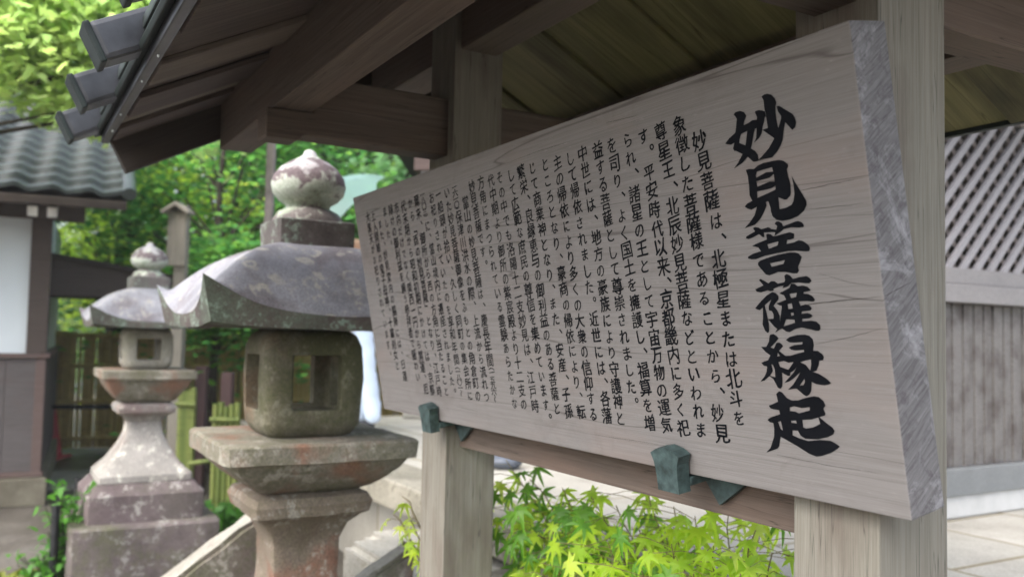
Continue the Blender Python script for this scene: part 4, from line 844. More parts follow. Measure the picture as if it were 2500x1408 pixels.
# ------------------------------------------------------------------ storehouse with lattice at the right
M_lat = wood('pale_lattice_wood', (0.21, 0.20, 0.21), (0.27, 0.26, 0.27), (0.33, 0.32, 0.33))
M_lat2 = wood('shaded_lattice_wood', (0.10, 0.082, 0.072), (0.145, 0.12, 0.108), (0.185, 0.157, 0.14))  # rear slats: shade from the front slats put into a darker colour
M_gw = wood('grey_wall_timber', (0.15, 0.142, 0.142), (0.225, 0.213, 0.21), (0.285, 0.27, 0.266))
M_plank = wood('streaky_grey_planks', (0.07, 0.062, 0.058), (0.15, 0.14, 0.132), (0.25, 0.24, 0.235), (0.065, 0.053, 0.048), 0.8)
AW = -1.70
M_sill = wood('blue_grey_sill', (0.12, 0.125, 0.125), (0.18, 0.188, 0.19), (0.24, 0.25, 0.25))
st = thing('storehouse', 'grey timber building with diagonal lattice above vertical planks at the right', 'building', K(AW, -4.5, TZ), KANG)
def wb(name, B0, B1, z0, z1, a0, a1, mat, parent=st, bev=0.004):
    bm = bmesh.new(); box(bm, AW + a0, AW + a1, -B1, -B0, z0, z1, bev); return obj(name, bm, mat, parent, KR)
BS, BE = -7.2, -2.34
M_plinth = plain('pale_plinth', (0.45, 0.45, 0.44), 0.8, 0.2, 0.12, 6)
wb('plinth', BS, BE, TZ, 0.80, -0.05, 0.03, M_plinth)
wb('sill', BS, BE, 0.803, 0.925, -0.06, 0.045, M_sill)
bm = bmesh.new(); B = BS; rr = random.Random(4); k = 0
while B < BE - 0.01:
    wd = min(rr.uniform(0.028, 0.052), BE - B); box(bm, AW - 0.03, AW + (0.0 if k % 2 else -0.007) + rr.uniform(-0.002, 0.002), -B - wd + 0.005, -B, 0.928, 1.70); B += wd; k += 1
pw = obj('plank_wall', bm, M_plank, st, KR)
me = pw.data
wb('lower_rail', BS, BE, 1.703, 1.79, -0.05, 0.05, M_gw)
wb('upper_rail', BS, BE, 1.793, 1.868, -0.05, 0.025, M_gw)
wb('top_beam', BS, BE, 2.62, 2.85, -0.06, 0.05, M_gw)
wb('shade_panel', BS, BE, 1.87, 2.618, -0.13, -0.11, M_barge)  # added dark sheet standing in for the shade behind the lattice
wb('side_wall', BE - 0.10, BE - 0.04, TZ, 2.88, -1.3, -0.082, M_plank)
wb('back_wall', BS, BE - 0.12, TZ, 2.88, -1.3, -1.24, M_plank)
wb('corner_post', BE - 0.13, BE + 0.02, TZ + 0.1, 2.9, -0.08, 0.058, M_gw)
def lattice(name, sgn, a0, a1, wd, sp, mat):
    bm = bmesh.new(); z0, z1 = 1.86, 2.63; h = z1 - z0; B = BS - h
    while B < BE + h:
        p0 = Vector((B if sgn > 0 else B + h, z0)); p1 = Vector((B + h if sgn > 0 else B, z1))
        q = [(p0.x - wd * 0.7, p0.y), (p0.x + wd * 0.7, p0.y), (p1.x + wd * 0.7, p1.y), (p1.x - wd * 0.7, p1.y)]
        if True:
            bm2 = [bm.verts.new((AW + a, -x, z)) for a in (a0, a1) for x, z in q]
            for f in ((0, 1, 2, 3), (7, 6, 5, 4), (0, 4, 5, 1), (1, 5, 6, 2), (2, 6, 7, 3), (3, 7, 4, 0)): bm.faces.new([bm2[i] for i in f])
        B += sp
    bmesh.ops.bisect_plane(bm, geom=bm.verts[:] + bm.edges[:] + bm.faces[:], plane_co=(0, -(BE - 0.12), 0), plane_no=(0, -1, 0), clear_outer=True)
    bmesh.ops.bisect_plane(bm, geom=bm.verts[:] + bm.edges[:] + bm.faces[:], plane_co=(0, -BS, 0), plane_no=(0, 1, 0), clear_outer=True)
    bmesh.ops.recalc_face_normals(bm, faces=bm.faces)
    return obj(name, bm, mat, st, KR)
lattice('lattice_slats', -1, 0.0, 0.020, 0.031, 0.112, M_lat)
lattice('rear_lattice_slats', 1, -0.026, -0.004, 0.028, 0.112, M_lat2)
bm = bmesh.new(); prism(bm, [(AW - 0.7, 3.5), (AW + 0.55, 2.93), (AW + 0.55, 2.87), (AW - 0.7, 3.42), (AW - 1.9, 2.87), (AW - 1.9, 2.93)], 2.0, 7.4); obj('roof', bm, M_barge, st, KR)

# ------------------------------------------------------------------ hall seen in a gap left of the sign
hx = at(1020, 1000, 8.6)
hall = thing('temple_hall', 'temple hall corner with grey pillar and red brown beam, behind the left shelter post', 'building', (hx.x, 8.6, TZ))
bm = bmesh.new(); box(bm, hx.x - 0.13, hx.x + 4, 8.5, 12, TZ, TZ + 0.17, 0.02); obj('stone_plinth', bm, M_granite, hall)
bm = bmesh.new(); box(bm, hx.x - 0.03, hx.x + 0.17, 8.62, 8.82, TZ + 0.17, 3.7, 0.01); obj('pillar', bm, M_gw, hall)
bm = bmesh.new(); box(bm, hx.x - 0.09, hx.x + 3.9, 8.58, 8.86, 3.10, 3.38, 0.01); obj('beam', bm, M_redwood, hall)
bm = bmesh.new(); box(bm, hx.x + 0.17, hx.x + 3.9, 8.70, 8.74, TZ + 0.17, 3.10); obj('wall', bm, M_dkwood, hall)
bm = bmesh.new(); prism(bm, [(hx.x - 0.5, 3.62), (hx.x + 4, 3.62), (hx.x + 4, 3.8), (hx.x - 0.5, 3.75)], 8.2, 12); obj('roof', bm, M_barge, hall)

# made-up rounded lump in place of a shoe-like dark object on the terrace
bm = bmesh.new(); bmesh.ops.create_icosphere(bm, subdivisions=3, radius=0.075)
for v in bm.verts: v.co = Vector((v.co.x * 1.5, v.co.y, v.co.z * 0.6)) + noise.noise_vector(v.co * 14) * 0.012
q = at(1232, 1128, 5.4)
tag(obj('dark_lump', bm, plain('blue_grey_surface', (0.07, 0.08, 0.10), 0.5), None, Matrix.Translation((q.x, q.y, TZ + 0.035)), smooth=60), 'small blue grey lump made up for a shoe-like object on the pale terrace floor behind the maple leaves', 'stone')

# ------------------------------------------------------------------ person under an umbrella
def skinned(name, verts, edges, rads, mat, parent, M, sub=2):
    me = bpy.data.meshes.new(name); me.from_pydata(verts, edges, []); me.update()
    o = bpy.data.objects.new(name, me); COL.objects.link(o)
    o.modifiers.new('s', 'SKIN')
    for v, r in zip(me.skin_vertices[0].data, rads):
        v.radius = (r, r) if not isinstance(r, tuple) else r; v.use_root = False
    me.skin_vertices[0].data[0].use_root = True
    sb = o.modifiers.new('u', 'SUBSURF'); sb.levels = sub; sb.render_levels = sub
    bpy.context.view_layer.update()
    m2 = bpy.data.meshes.new_from_object(o.evaluated_get(bpy.context.evaluated_depsgraph_get()))
    bpy.data.objects.remove(o); bpy.data.meshes.remove(me); m2.name = name
    m2.materials.clear(); m2.materials.append(mat)
    m2.polygons.foreach_set('use_smooth', [True] * len(m2.polygons))
    return link(bpy.data.objects.new(name, m2), parent, M)
M_skin = plain('skin', (0.52, 0.30, 0.20), 0.55, 0.3, 0.06, 10)
M_hair = plain('black_hair', (0.02, 0.016, 0.014), 0.5)
M_trouser = plain('pale_blue_cotton', (0.66, 0.76, 0.90), 0.85, 0.2, 0.06, 9)
M_shirt = plain('pale_grey_blue_shirt', (0.55, 0.60, 0.70), 0.85, 0.2, 0.06, 9)
M_shoe = plain('dark_shoe', (0.03, 0.03, 0.035), 0.5)
PX, PY = -1.275, 7.5
person = thing('person', 'person in pale blue trousers standing on the terrace behind the large lantern under an umbrella', 'person', (PX, PY, TZ), math.pi / 2)
PM = wm(person)          # local +y faces left in the picture
v = [(0, 0, .94), (0, .01, 1.08), (0, .02, 1.24), (0, .0, 1.38), (0, .01, 1.46), (0, .035, 1.55), (0, .03, 1.60)]; e = [(0, 1), (1, 2), (2, 3), (3, 4), (4, 5), (5, 6)]
r = [(.15, .11), (.13, .10), (.15, .11), (.11, .08), (.052, .052), (.082, .098), (.075, .085)]
def chain(root, pts, rads):
    a = root
    for p, q in zip(pts, rads): v.append(p); r.append(q); e.append((a, len(v) - 1)); a = len(v) - 1
    return a
chain(0, [(.09, .0, .88), (.10, .02, .50), (.10, -.02, .09), (.105, .10, .035), (.105, .16, .03)], [.085, .058, .040, .036, .028])
chain(0, [(-.09, -.02, .88), (-.10, -.08, .50), (-.10, -.18, .10), (-.105, -.06, .035), (-.105, .0, .03)], [.085, .058, .040, .036, .028])
for sx, el, wr in ((.18, (.21, .10, 1.12), (.14, .30, 1.22)), (-.18, (-.22, -.05, 1.10), (-.21, .05, .86))):
    a = chain(3, [(sx, -.005, 1.37), el, wr], [.055, .040, .028])
    d = (Vector(wr) - Vector(el)).normalized(); up_ = Vector((0, 0, 1)); sd_ = d.cross(up_).normalized()
    pc = Vector(wr) + d * 0.05; h = chain(a, [tuple(pc)], [.026])
    for i, (off, ln) in enumerate(((-.027, .068), (-.009, .078), (.009, .074), (.026, .060))):
        b1 = pc + d * 0.028 + d.cross(sd_) * off; b2 = b1 + d * ln * 0.5 - sd_ * 0.008; b3 = b2 + d * ln * 0.25 - sd_ * 0.028
        chain(h, [tuple(b1), tuple(b2), tuple(b3)], [.009, .0085, .0075])
    t1 = pc - d * 0.01 - d.cross(sd_) * 0.034; t2 = t1 + d * 0.035 - sd_ * 0.02
    chain(h, [tuple(t1), tuple(t2)], [.010, .008])
chain(5, [(0, .132, 1.545)], [.014])
chain(5, [(.082, .03, 1.55)], [.014]); chain(5, [(-.082, .03, 1.55)], [.014])
skinned('body', v, e, r, M_skin, person, PM)
tv = [(0, 0, .98), (.085, .0, .84), (.10, .02, .48), (.105, .0, .035), (-.085, -.02, .84), (-.10, -.08, .48), (-.105, -.16, .045)]
tr_ = skinned('trousers', tv, [(0, 1), (1, 2), (2, 3), (0, 4), (4, 5), (5, 6)], [(.165, .125), .11, .09, .078, .11, .09, .078], M_trouser, person, PM)
for vv in tr_.data.vertices: vv.co += noise.noise_vector(Vector((vv.co.x * 9, vv.co.y * 9, vv.co.z * 16))) * 0.016
sv = [(0, .01, .90), (0, .01, 1.05), (0, .02, 1.22), (0, .0, 1.37), (0, .005, 1.43), (.18, -.005, 1.37), (.21, .09, 1.14), (.18, .21, 1.18), (-.18, -.005, 1.37), (-.22, -.05, 1.12), (-.212, .03, .92)]
skinned('shirt', sv, [(0, 1), (1, 2), (2, 3), (3, 4), (3, 5), (5, 6), (6, 7), (3, 8), (8, 9), (9, 10)], [(.175, .135), (.165, .13), (.172, .13), (.13, .095), (.062, .062), .068, .055, .046, .068, .055, .046], M_shirt, person, PM)
skinned('hair', [(0, -.01, 1.60), (0, -.035, 1.66), (0, .03, 1.695), (0, -.07, 1.57), (0, -.06, 1.50)], [(0, 1), (1, 2), (0, 3), (3, 4)], [(.085, .085), (.082, .075), (.06, .035), (.075, .05), (.06, .035)], M_hair, person, PM)
for sx, y0 in ((.105, 0.0), (-.105, -.15)):
    skinned('shoe', [(sx, y0 - .02, .05), (sx, y0 + .08, .045), (sx, y0 + .19, .032)], [(0, 1), (1, 2)], [.052, .05, .038], M_shoe, person, PM)
# umbrella
t = NT('clear_green_vinyl'); t.fin((0.32, 0.50, 0.45), 0.25, 0.5)
tr = t.t.nodes.new('ShaderNodeBsdfTranslucent'); tr.inputs[0].default_value = (0.34, 0.54, 0.48, 1)
tp = t.t.nodes.new('ShaderNodeBsdfTransparent'); tp.inputs[0].default_value = (0.85, 0.95, 0.92, 1)
m1 = t.t.nodes.new('ShaderNodeMixShader'); m1.inputs[0].default_value = 0.5; t.l(t.b.outputs[0], m1.inputs[1]); t.l(tr.outputs[0], m1.inputs[2])
m2 = t.t.nodes.new('ShaderNodeMixShader'); m2.inputs[0].default_value = 0.25; t.l(m1.outputs[0], m2.inputs[1]); t.l(tp.outputs[0], m2.inputs[2]); t.l(m2.outputs[0], t.out.inputs[0])
M_vinyl = t.m
uc = at(795, 497, 7.2); ax = Vector((-0.42, -0.45, 0.79)).normalized()
uq = ax.to_track_quat('Z', 'X').to_matrix().to_4x4()
um = thing('umbrella', 'pale green see through umbrella tilted behind the top of the large lantern', 'umbrella', uc)
UM = Matrix.Translation(uc) @ uq @ Matrix.Rotation(R(10), 4, 'Z')
n = 48; rows_ = 9; RU = 0.52; vs = [(0, 0, 0.14)]; fs = []
for j in range(1, rows_ + 1):
    f = j / rows_
    for k in range(n):
        a = 2 * math.pi * k / n; s_ = 1 - 0.09 * f * (0.5 - 0.5 * math.cos(8 * a))
        vs.append((RU * f * s_ * math.cos(a), RU * f * s_ * math.sin(a), 0.14 * (1 - f ** 2.0) - 0.03 * f * f * (0.5 + 0.5 * math.cos(8 * a))))
for k in range(n): fs.append((0, 1 + k, 1 + (k + 1) % n))
for j in range(rows_ - 1):
    for k in range(n):
        a = 1 + j * n; fs.append((a + k, a + n + k, a + n + (k + 1) % n, a + (k + 1) % n))
obj('canopy', (vs, [], fs), M_vinyl, um, UM, smooth=30)
M_rib = plain('white_rib', (0.6, 0.65, 0.64), 0.4)
for k in range(8):
    a = 2 * math.pi * k / 8
    bm = bmesh.new(); tube(bm, [(RU * f * math.cos(a), RU * f * math.sin(a), 0.14 * (1 - f ** 2) - 0.03 * f * f - 0.004) for f in (0.02, 0.3, 0.6, 0.8, 1.0)], 0.0025, 6)
    obj('rib', bm, M_rib, um, UM)
bm = bmesh.new(); tube(bm, [(0, 0, 0.20), (0, 0, -0.62)], 0.006, 8); obj('shaft', bm, M_rib, um, UM, smooth=60)
bm = bmesh.new(); tube(bm, [(0, 0, -0.62), (0, 0, -0.72), (0.02, 0, -0.76), (0.05, 0, -0.77), (0.075, 0, -0.75), (0.08, 0, -0.72)], 0.012, 8); obj('handle', bm, M_rib, um, UM, smooth=60)

# ------------------------------------------------------------------ trees
M_bark = plain('dark_bark', (0.045, 0.038, 0.028), 0.9, 0.2, 0.5, 9)
M_mbark = plain('mossy_bark', (0.04, 0.05, 0.022), 0.9, 0.2, 0.5, 9)
def leaves(name, P, size, mat, parent, seed, star=False, flat=0.75, kind=None):
    g = np.random.default_rng(seed); n = len(P)
    nr = g.normal(size=(n, 3)) * (1 - flat) * 1.1; nr[:, 2] += 1.0; nr /= np.linalg.norm(nr, axis=1)[:, None]
    tt = g.normal(size=(n, 3)); tt[:, 2] -= 0.35; tt -= nr * (tt * nr).sum(1)[:, None]; tt /= np.linalg.norm(tt, axis=1)[:, None]
    ss = np.cross(nr, tt); s = size * g.uniform(0.65, 1.25, n)[:, None]
    if not star:
        prof = [(-0.5, 0, 0), (0.05, 0.42, 0.05), (0.6, 0, -0.12), (0.05, -0.42, 0.05)]
    else:
        prof = []
        for a, L in ((-150, .28), (-115, .5), (-90, .2), (-68, .78), (-45, .24), (-30, .55), (0, 1.0), (30, .55), (45, .24), (68, .78), (90, .2), (115, .5), (150, .28)):
            L2 = L * 0.62; prof.append((L2 * math.cos(R(a)), L2 * math.sin(R(a)), -0.25 * L2 * L2))
    m = len(prof); V_ = np.empty((n, m, 3))
    for i, (x, y, z) in enumerate(prof): V_[:, i] = P + (tt * x + ss * y + nr * z) * s
    me = bpy.data.meshes.new(name); V_ = V_.reshape(-1, 3)
    me.vertices.add(n * m); me.vertices.foreach_set('co', V_.ravel().astype(np.float32))
    me.loops.add(n * m); me.loops.foreach_set('vertex_index', np.arange(n * m, dtype=np.int32))
    me.polygons.add(n); me.polygons.foreach_set('loop_start', (np.arange(n) * m).astype(np.int32))
    try: me.polygons.foreach_set('loop_total', np.full(n, m, dtype=np.int32))
    except Exception: pass
    me.update(calc_edges=True); me.materials.append(mat)
    o = link(bpy.data.objects.new(name, me), parent, Matrix())
    return tag(o, kind=kind)
def cloud(seed, c, rad, nclump, nleaf, cr, flat=0.45, lower=-1.0):
    g = np.random.default_rng(seed); C_ = []
    while len(C_) < nclump:
        p = g.uniform(-1, 1, 3)
        d = np.linalg.norm(p)
        if d < 1 and d > 0.25 and p[2] > lower: C_.append(p)
    C_ = np.array(C_) * np.array(rad) + np.array(c)
    P = []
    per = nleaf // nclump
    for q in C_:
        k = g.normal(size=(per, 3)) * cr * g.uniform(0.7, 1.3); k[:, 2] *= flat; k[:, 2] -= 0.35 * (k[:, 0] ** 2 + k[:, 1] ** 2) / cr
        P.append(q + k)
    return np.concatenate(P), C_
def tree(label, x, y, rt_, hgt, c, rad, ncl, nlf, size, mat, seed, bark=M_bark, lean=0.0, cr=0.33, star=False, flat=0.75, lower=-1.0, group=None, z0=0.0, zmin=None):
    root = thing('maple_tree', label, 'tree', (x, y, z0), 0, group)
    P, C_ = cloud(seed, c, rad, ncl, nlf, cr, lower=lower)
    if zmin: P = P[P[:, 2] > zmin - 0.48 * np.minimum(P[:, 0] + 3.17, 0.62) + 0.12 * np.sin(P[:, 0] * 7) + 0.08 * np.sin(P[:, 0] * 17)]
    bm = bmesh.new(); g = random.Random(seed)
    pts = [Vector((x, y, z0 - 0.05))]; n = 7
    for i in range(1, n + 1): pts.append(Vector((x + lean * i / n + g.uniform(-.04, .04), y + g.uniform(-.04, .04), z0 + hgt * i / n)))
    tube(bm, pts, [rt_ * (1.35 if i == 0 else 1 - 0.6 * i / n) for i in range(n + 1)], 12)
    for q in C_[:: max(1, ncl // 26)]:
        q = Vector(q); s_ = min(n - 1, max(2, int((q.z - z0) / hgt * n * 0.75))); p0 = pts[s_]; md = p0.lerp(q, 0.55) + Vector((0, 0, 0.12))
        tube(bm, [p0, md, q], [rt_ * 0.30, rt_ * 0.18, 0.006], 6)
    obj('trunk', bm, bark, root, Matrix(), smooth=60)
    leaves('crown', P, size, mat, root, seed, star, flat)
    return root
YG = [(0.28, 0.42, 0.13), (0.37, 0.48, 0.15), (0.24, 0.40, 0.15), (0.44, 0.50, 0.21)]
GR = [(0.06, 0.19, 0.05), (0.09, 0.25, 0.06), (0.21, 0.37, 0.055), (0.04, 0.14, 0.045)]
Y2 = [(0.17, 0.30, 0.045), (0.26, 0.38, 0.05), (0.10, 0.23, 0.045), (0.34, 0.42, 0.09)]
DG = [(0.05, 0.13, 0.035), (0.08, 0.17, 0.05), (0.06, 0.15, 0.055), (0.12, 0.21, 0.05)]
BG = [(0.09, 0.21, 0.10), (0.14, 0.27, 0.14), (0.11, 0.23, 0.08), (0.22, 0.34, 0.20)]
L_yg = leafmat('yellow_green_leaves', YG, 0.6); L_gr = leafmat('green_leaves', GR, 0.58); L_yb = leafmat('bright_yellow_green_leaves', [(0.27, 0.42, 0.05), (0.40, 0.52, 0.07), (0.18, 0.33, 0.05), (0.48, 0.55, 0.12)], 0.62); L_y2 = leafmat('yellowing_green_leaves', Y2, 0.58); L_dg = leafmat('deep_green_leaves', DG, 0.45); L_bg = leafmat('bluish_green_leaves', BG, 0.45)
tree('near yellow green maple whose drooping sprays hang over the tiled roof at the upper left', -4.7, 5.0, 0.10, 3.6, (-3.2, 5.5, 3.72), (1.35, 0.75, 1.0), 120, 22000, 0.115, L_yg, 101, lean=0.6, cr=0.22, star=True, flat=0.6, lower=-0.9, zmin=3.0)
tree('thin dark stemmed green maple leaning over the bamboo fence, left of the thick trunk', at(535, 600, 9.6).x, 9.6, 0.055, 4.2, (-3.3, 10.4, 3.3), (1.9, 0.75, 1.75), 70, 9000, 0.10, L_gr, 102, cr=0.36)
tree('yellow green maple between the house and the small lantern behind the fence', -5.3, 11.6, 0.08, 4.5, (-4.9, 12.3, 2.9), (1.6, 0.6, 1.5), 45, 3600, 0.11, L_yb, 103, lean=0.3, cr=0.36)
tree('green tree with the thickest dark trunk, right of the thin stemmed maple', at(612, 600, 12.6).x, 12.6, 0.24, 6.0, (-3.3, 14.0, 4.3), (2.3, 1.2, 2.4), 75, 9000, 0.13, L_gr, 104, bark=M_mbark, lean=0.2, cr=0.42)
tree('deep green tree with a straight dark trunk beside the slender pole', at(722, 400, 13.2).x, 13.2, 0.19, 6.5, (-2.6, 14.4, 4.6), (2.2, 1.1, 2.3), 70, 8000, 0.13, L_dg, 105, lean=0.05, cr=0.42)
tree('bluish green tree above the sign board corner in front of the hall', -1.9, 13.6, 0.14, 6.0, (-1.9, 13.3, 4.2), (1.5, 1.2, 2.0), 55, 7000, 0.13, L_bg, 106, cr=0.40, z0=0.7)
tree('tall mid green tree behind the tiled roof in the upper left corner', -7.6, 13.5, 0.2, 8.0, (-6.6, 13.3, 6.0), (2.6, 1.6, 2.4), 90, 9000, 0.15, L_bg, 107, lean=0.6, cr=0.5)
tree('light green tree behind the house and the porch canopy', -6.4, 15.5, 0.18, 7.0, (-5.6, 14.6, 3.9), (2.6, 1.1, 2.7), 80, 9000, 0.14, L_yb, 108, lean=0.4, cr=0.5)
# hanging maple spray over the fence
g_ = np.random.default_rng(5)
tree('low green maple with sprays hanging in front of the bamboo fence between the lanterns', at(600, 700, 8.9).x + 0.1, 9.3, 0.05, 2.6, (-2.75, 8.9, 1.95), (0.75, 0.5, 0.55), 22, 2600, 0.09, L_gr, 109, cr=0.22)
# far wooded slope, one mass
P, _ = cloud(201, (-3.5, 22, 4.2), (11, 3.0, 5.6), 260, 26000, 0.75)
leaves('woodland', P, 0.26, L_dg, None, 202, kind='stuff')
bm = bmesh.new()
hv = [[bm.verts.new((-40 + 80 * i / 40, 25 + 25 * j / 10, -0.05 + 6.5 * (j / 10) ** 0.8 + 0.4 * noise.noise(Vector((i * .4, j * .5, 0))))) for i in range(41)] for j in range(11)]
for j in range(10):
    for i in range(40): bm.faces.new((hv[j][i], hv[j][i + 1], hv[j + 1][i + 1], hv[j + 1][i]))
tag(obj('hill', bm, plain('forest_floor', (0.03, 0.05, 0.015), 0.9, 0.1, 0.5, 1.2)), kind='structure')

# ------------------------------------------------------------------ young maple behind the sign
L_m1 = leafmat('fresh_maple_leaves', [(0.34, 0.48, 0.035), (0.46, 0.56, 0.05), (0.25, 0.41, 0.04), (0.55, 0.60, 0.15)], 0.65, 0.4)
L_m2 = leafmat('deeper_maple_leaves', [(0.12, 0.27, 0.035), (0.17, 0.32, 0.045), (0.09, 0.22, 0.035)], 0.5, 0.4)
LEAF = [(0.0, -0.02)]
for a, L in ((-128, .34), (-88, .66), (-43, .92), (0, 1.0), (43, .92), (88, .66), (128, .34)):
    for da, fr in ((-15.5 if abs(a) < 100 else -16, .30), (-7.5, .62), (-3.5, .82), (0, 1.0), (3.5, .82), (7.5, .62)):
        LEAF.append((L * fr * math.cos(R(a + da)), L * fr * math.sin(R(a + da))))
    if a == 128: LEAF.append((L * .3 * math.cos(R(a + 16)), L * .3 * math.sin(R(a + 16))))
def maple_leaf(V_, F_, P, tip, nrm, s, g):
    t_ = tip.normalized(); n_ = (nrm - t_ * nrm.dot(t_)).normalized(); b_ = n_.cross(t_); b0 = len(V_)
    cv = g.uniform(0.2, 0.95); tw = g.uniform(-0.2, 0.2)
    V_.append(tuple(P + t_ * 0.22 * s))
    for x, y in LEAF:
        d = x * x + y * y
        V_.append(tuple(P + (t_ * x + b_ * y + n_ * (-cv * d + tw * x * y + 0.10 * abs(math.sin(4 * math.atan2(y, x + 1e-6))) * d)) * s))
    m = len(LEAF)
    for i in range(m): F_.append((b0, b0 + 1 + i, b0 + 1 + (i + 1) % m))
def shrub(label, root_p, targets, seed, smin, smax, nodes=9, spread=0.10, dark=0.12, r0=0.012):
    g = random.Random(seed); root = thing('maple_sapling', label, 'maple', (root_p[0], root_p[1], root_p[2]))
    bm = bmesh.new(); VL = [[], []]; FL = [[], []]
    rp = Vector(root_p)
    for tp_, dk in targets:
        tp_ = Vector(tp_); mid = rp.lerp(tp_, 0.5) + Vector((0, 0, 0.16 + g.uniform(-.04, .08)))
        pts = []
        for i in range(13):
            f = i / 12; pts.append(rp * (1 - f) ** 2 + mid * 2 * f * (1 - f) + tp_ * f * f + Vector((g.uniform(-1, 1), g.uniform(-1, 1), g.uniform(-1, 1))) * 0.006)
        tube(bm, pts, [r0 * (1 - 0.85 * i / 12) + 0.0008 for i in range(13)], 6)
        out = (tp_ - rp); out.z = 0; out.normalize()
        for i in range(nodes):
            f = 0.42 + 0.58 * (i + g.random() * .5) / nodes; j = min(11, int(f * 12)); p = pts[j].lerp(pts[j + 1], f * 12 - j)
            for sgn in (-1, 1):
                if g.random() < 0.12: continue
                d = out * g.uniform(0.2, 1.0) + Vector((-out.y, out.x, 0)) * sgn * g.uniform(0.4, 1.2) + Vector((0, 0, g.uniform(-0.25, 0.25)))
                q = p + d.normalized() * g.uniform(0.02, spread)
                tube(bm, [p, p.lerp(q, .5) + Vector((0, 0, .008)), q], 0.0009, 4, cap=False)
                tip = d.normalized() * 0.75 + Vector((0, 0, g.uniform(-1.0, -0.35)))
                nrm = Vector((0, -0.55, 1)) + Vector((g.uniform(-.5, .5), g.uniform(-.5, .5), 0))
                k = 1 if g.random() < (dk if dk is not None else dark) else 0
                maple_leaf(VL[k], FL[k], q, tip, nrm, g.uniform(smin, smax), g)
    obj('branches', bm, plain('maple_twig', (0.16, 0.13, 0.06), 0.6), root, Matrix(), smooth=60)
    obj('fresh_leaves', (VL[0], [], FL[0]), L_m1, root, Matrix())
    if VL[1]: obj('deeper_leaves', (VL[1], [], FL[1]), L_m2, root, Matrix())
    return root
g5 = random.Random(77); tg = []
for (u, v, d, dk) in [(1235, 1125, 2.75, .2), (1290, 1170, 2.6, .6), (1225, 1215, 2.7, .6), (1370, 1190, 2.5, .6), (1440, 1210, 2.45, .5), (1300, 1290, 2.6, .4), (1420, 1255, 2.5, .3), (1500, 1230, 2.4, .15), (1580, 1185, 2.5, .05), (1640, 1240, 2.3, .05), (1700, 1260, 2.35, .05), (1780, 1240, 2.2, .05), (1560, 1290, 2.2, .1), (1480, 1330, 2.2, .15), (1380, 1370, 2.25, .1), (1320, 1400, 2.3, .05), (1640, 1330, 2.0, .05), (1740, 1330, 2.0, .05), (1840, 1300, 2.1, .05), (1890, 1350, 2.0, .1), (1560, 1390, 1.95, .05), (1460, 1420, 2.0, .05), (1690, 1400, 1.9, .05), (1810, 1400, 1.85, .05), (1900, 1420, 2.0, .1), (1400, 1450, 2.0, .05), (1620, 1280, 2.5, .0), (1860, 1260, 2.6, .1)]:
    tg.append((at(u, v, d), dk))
rp = at(1760, 1760, 2.35)
sh = shrub('fresh green maple sapling growing behind the crossbeam between the two shelter posts', (rp.x, rp.y, 0.12), tg, 8, 0.045, 0.075, nodes=17, spread=0.17, r0=0.004)
tg2 = [(at(965, 1255, 2.95), 0), (at(985, 1215, 3.0), 0), (at(1000, 1265, 2.95), 0.1)]
rp2 = at(1120, 1500, 3.0)
shrub('small yellow green maple spray peeking out left of the left shelter post', (rp2.x, rp2.y, 0.3), tg2, 9, 0.035, 0.05, nodes=4, spread=0.06, r0=0.007)

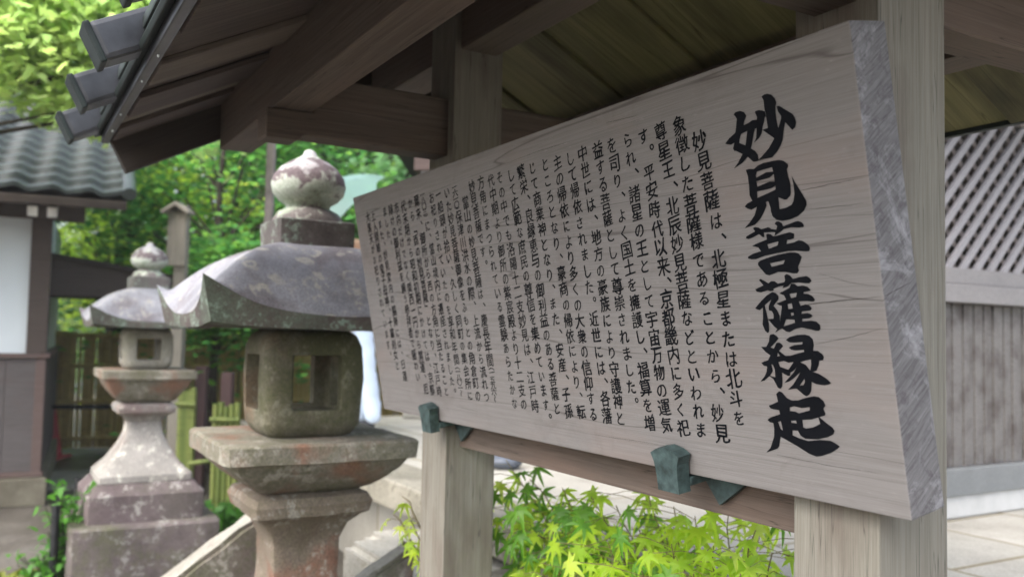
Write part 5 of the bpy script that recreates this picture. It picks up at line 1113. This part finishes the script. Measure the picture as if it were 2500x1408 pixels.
# ------------------------------------------------------------------ low plants round the small lantern
def leafy(name, label, p, seed, n, h, spread, mat, size):
    g = np.random.default_rng(seed); root = thing(name, label, 'plant', p); bm = bmesh.new(); P = []
    for i in range(n):
        a = g.uniform(0, 6.28); r_ = spread * g.uniform(0.2, 1); hh = h * g.uniform(0.5, 1); p0 = Vector(p); p1 = p0 + Vector((math.cos(a) * r_, math.sin(a) * r_, hh))
        tube(bm, [p0, p0.lerp(p1, .5) + Vector((0, 0, hh * .15)), p1], 0.003, 4)
        for f in np.linspace(0.4, 1, 7): P.append(np.array(p0.lerp(p1, f)) + g.normal(size=3) * 0.03)
    obj('stems', bm, M_mbark, root, Matrix()); leaves('leaves', np.array(P), size, mat, root, seed, True, 0.5)
L_pl = leafmat('low_plant_leaves', [(0.06, 0.20, 0.02), (0.10, 0.26, 0.03), (0.05, 0.15, 0.03)], 0.4)
q = at(160, 1330, 5.1); leafy('leafy_plant', 'bright green leafy plant climbing the left side of the small lantern base', (q.x, q.y, 0.0), 31, 34, 0.62, 0.13, L_pl, 0.085)
q = at(105, 1360, 5.0); leafy('leafy_plant', 'low pale green leafy plant at the lower left edge beside the lantern plinth', (q.x, q.y, 0.0), 32, 26, 0.25, 0.14, L_pl, 0.08)
q = at(545, 1260, 6.3); leafy('leafy_plant', 'green plant low on the ground between the two lanterns', (q.x, q.y, 0.0), 33, 30, 0.32, 0.22, L_pl, 0.10)
for lab, u, v, d in (('short black stake in the leafy plant, nearer to the viewer', 150, 1228, 5.05), ('short black stake close to the small lantern base block', 203, 1162, 5.6)):
    q = at(u, v, d); bm = bmesh.new(); tube(bm, [(q.x, d, 0), (q.x, d, q.z)], 0.022, 8); tag(obj('stake', bm, M_black, smooth=60), lab, 'stake')
g = np.random.default_rng(9); n = 1500; P = np.column_stack([g.normal(-2.72, 0.16, n), g.normal(4.95, 0.3, n), g.uniform(0.0, 0.05, n)])
leaves('moss', P, 0.05, leafmat('moss_leaves', [(0.14, 0.17, 0.02), (0.2, 0.22, 0.03), (0.09, 0.12, 0.02)], 0.3), None, 10, False, 0.4, kind='stuff')

# ------------------------------------------------------------------ misty rain air
hz = bmesh.new(); box(hz, -34, 34, -6, 56, -1.0, 14.0)
ho = obj('haze', hz, M_ink)
hm = bpy.data.materials.new('misty_air'); hm.use_nodes = True; ht = hm.node_tree; ht.nodes.remove(ht.nodes['Principled BSDF'])
pv = ht.nodes.new('ShaderNodeVolumePrincipled'); pv.inputs['Color'].default_value = (0.9, 0.95, 0.97, 1); pv.inputs['Density'].default_value = 0.0016
pv.inputs['Anisotropy'].default_value = 0.2
ht.links.new(pv.outputs[0], ht.nodes['Material Output'].inputs['Volume'])
ho.data.materials.clear(); ho.data.materials.append(hm)
tag(ho, kind='stuff')
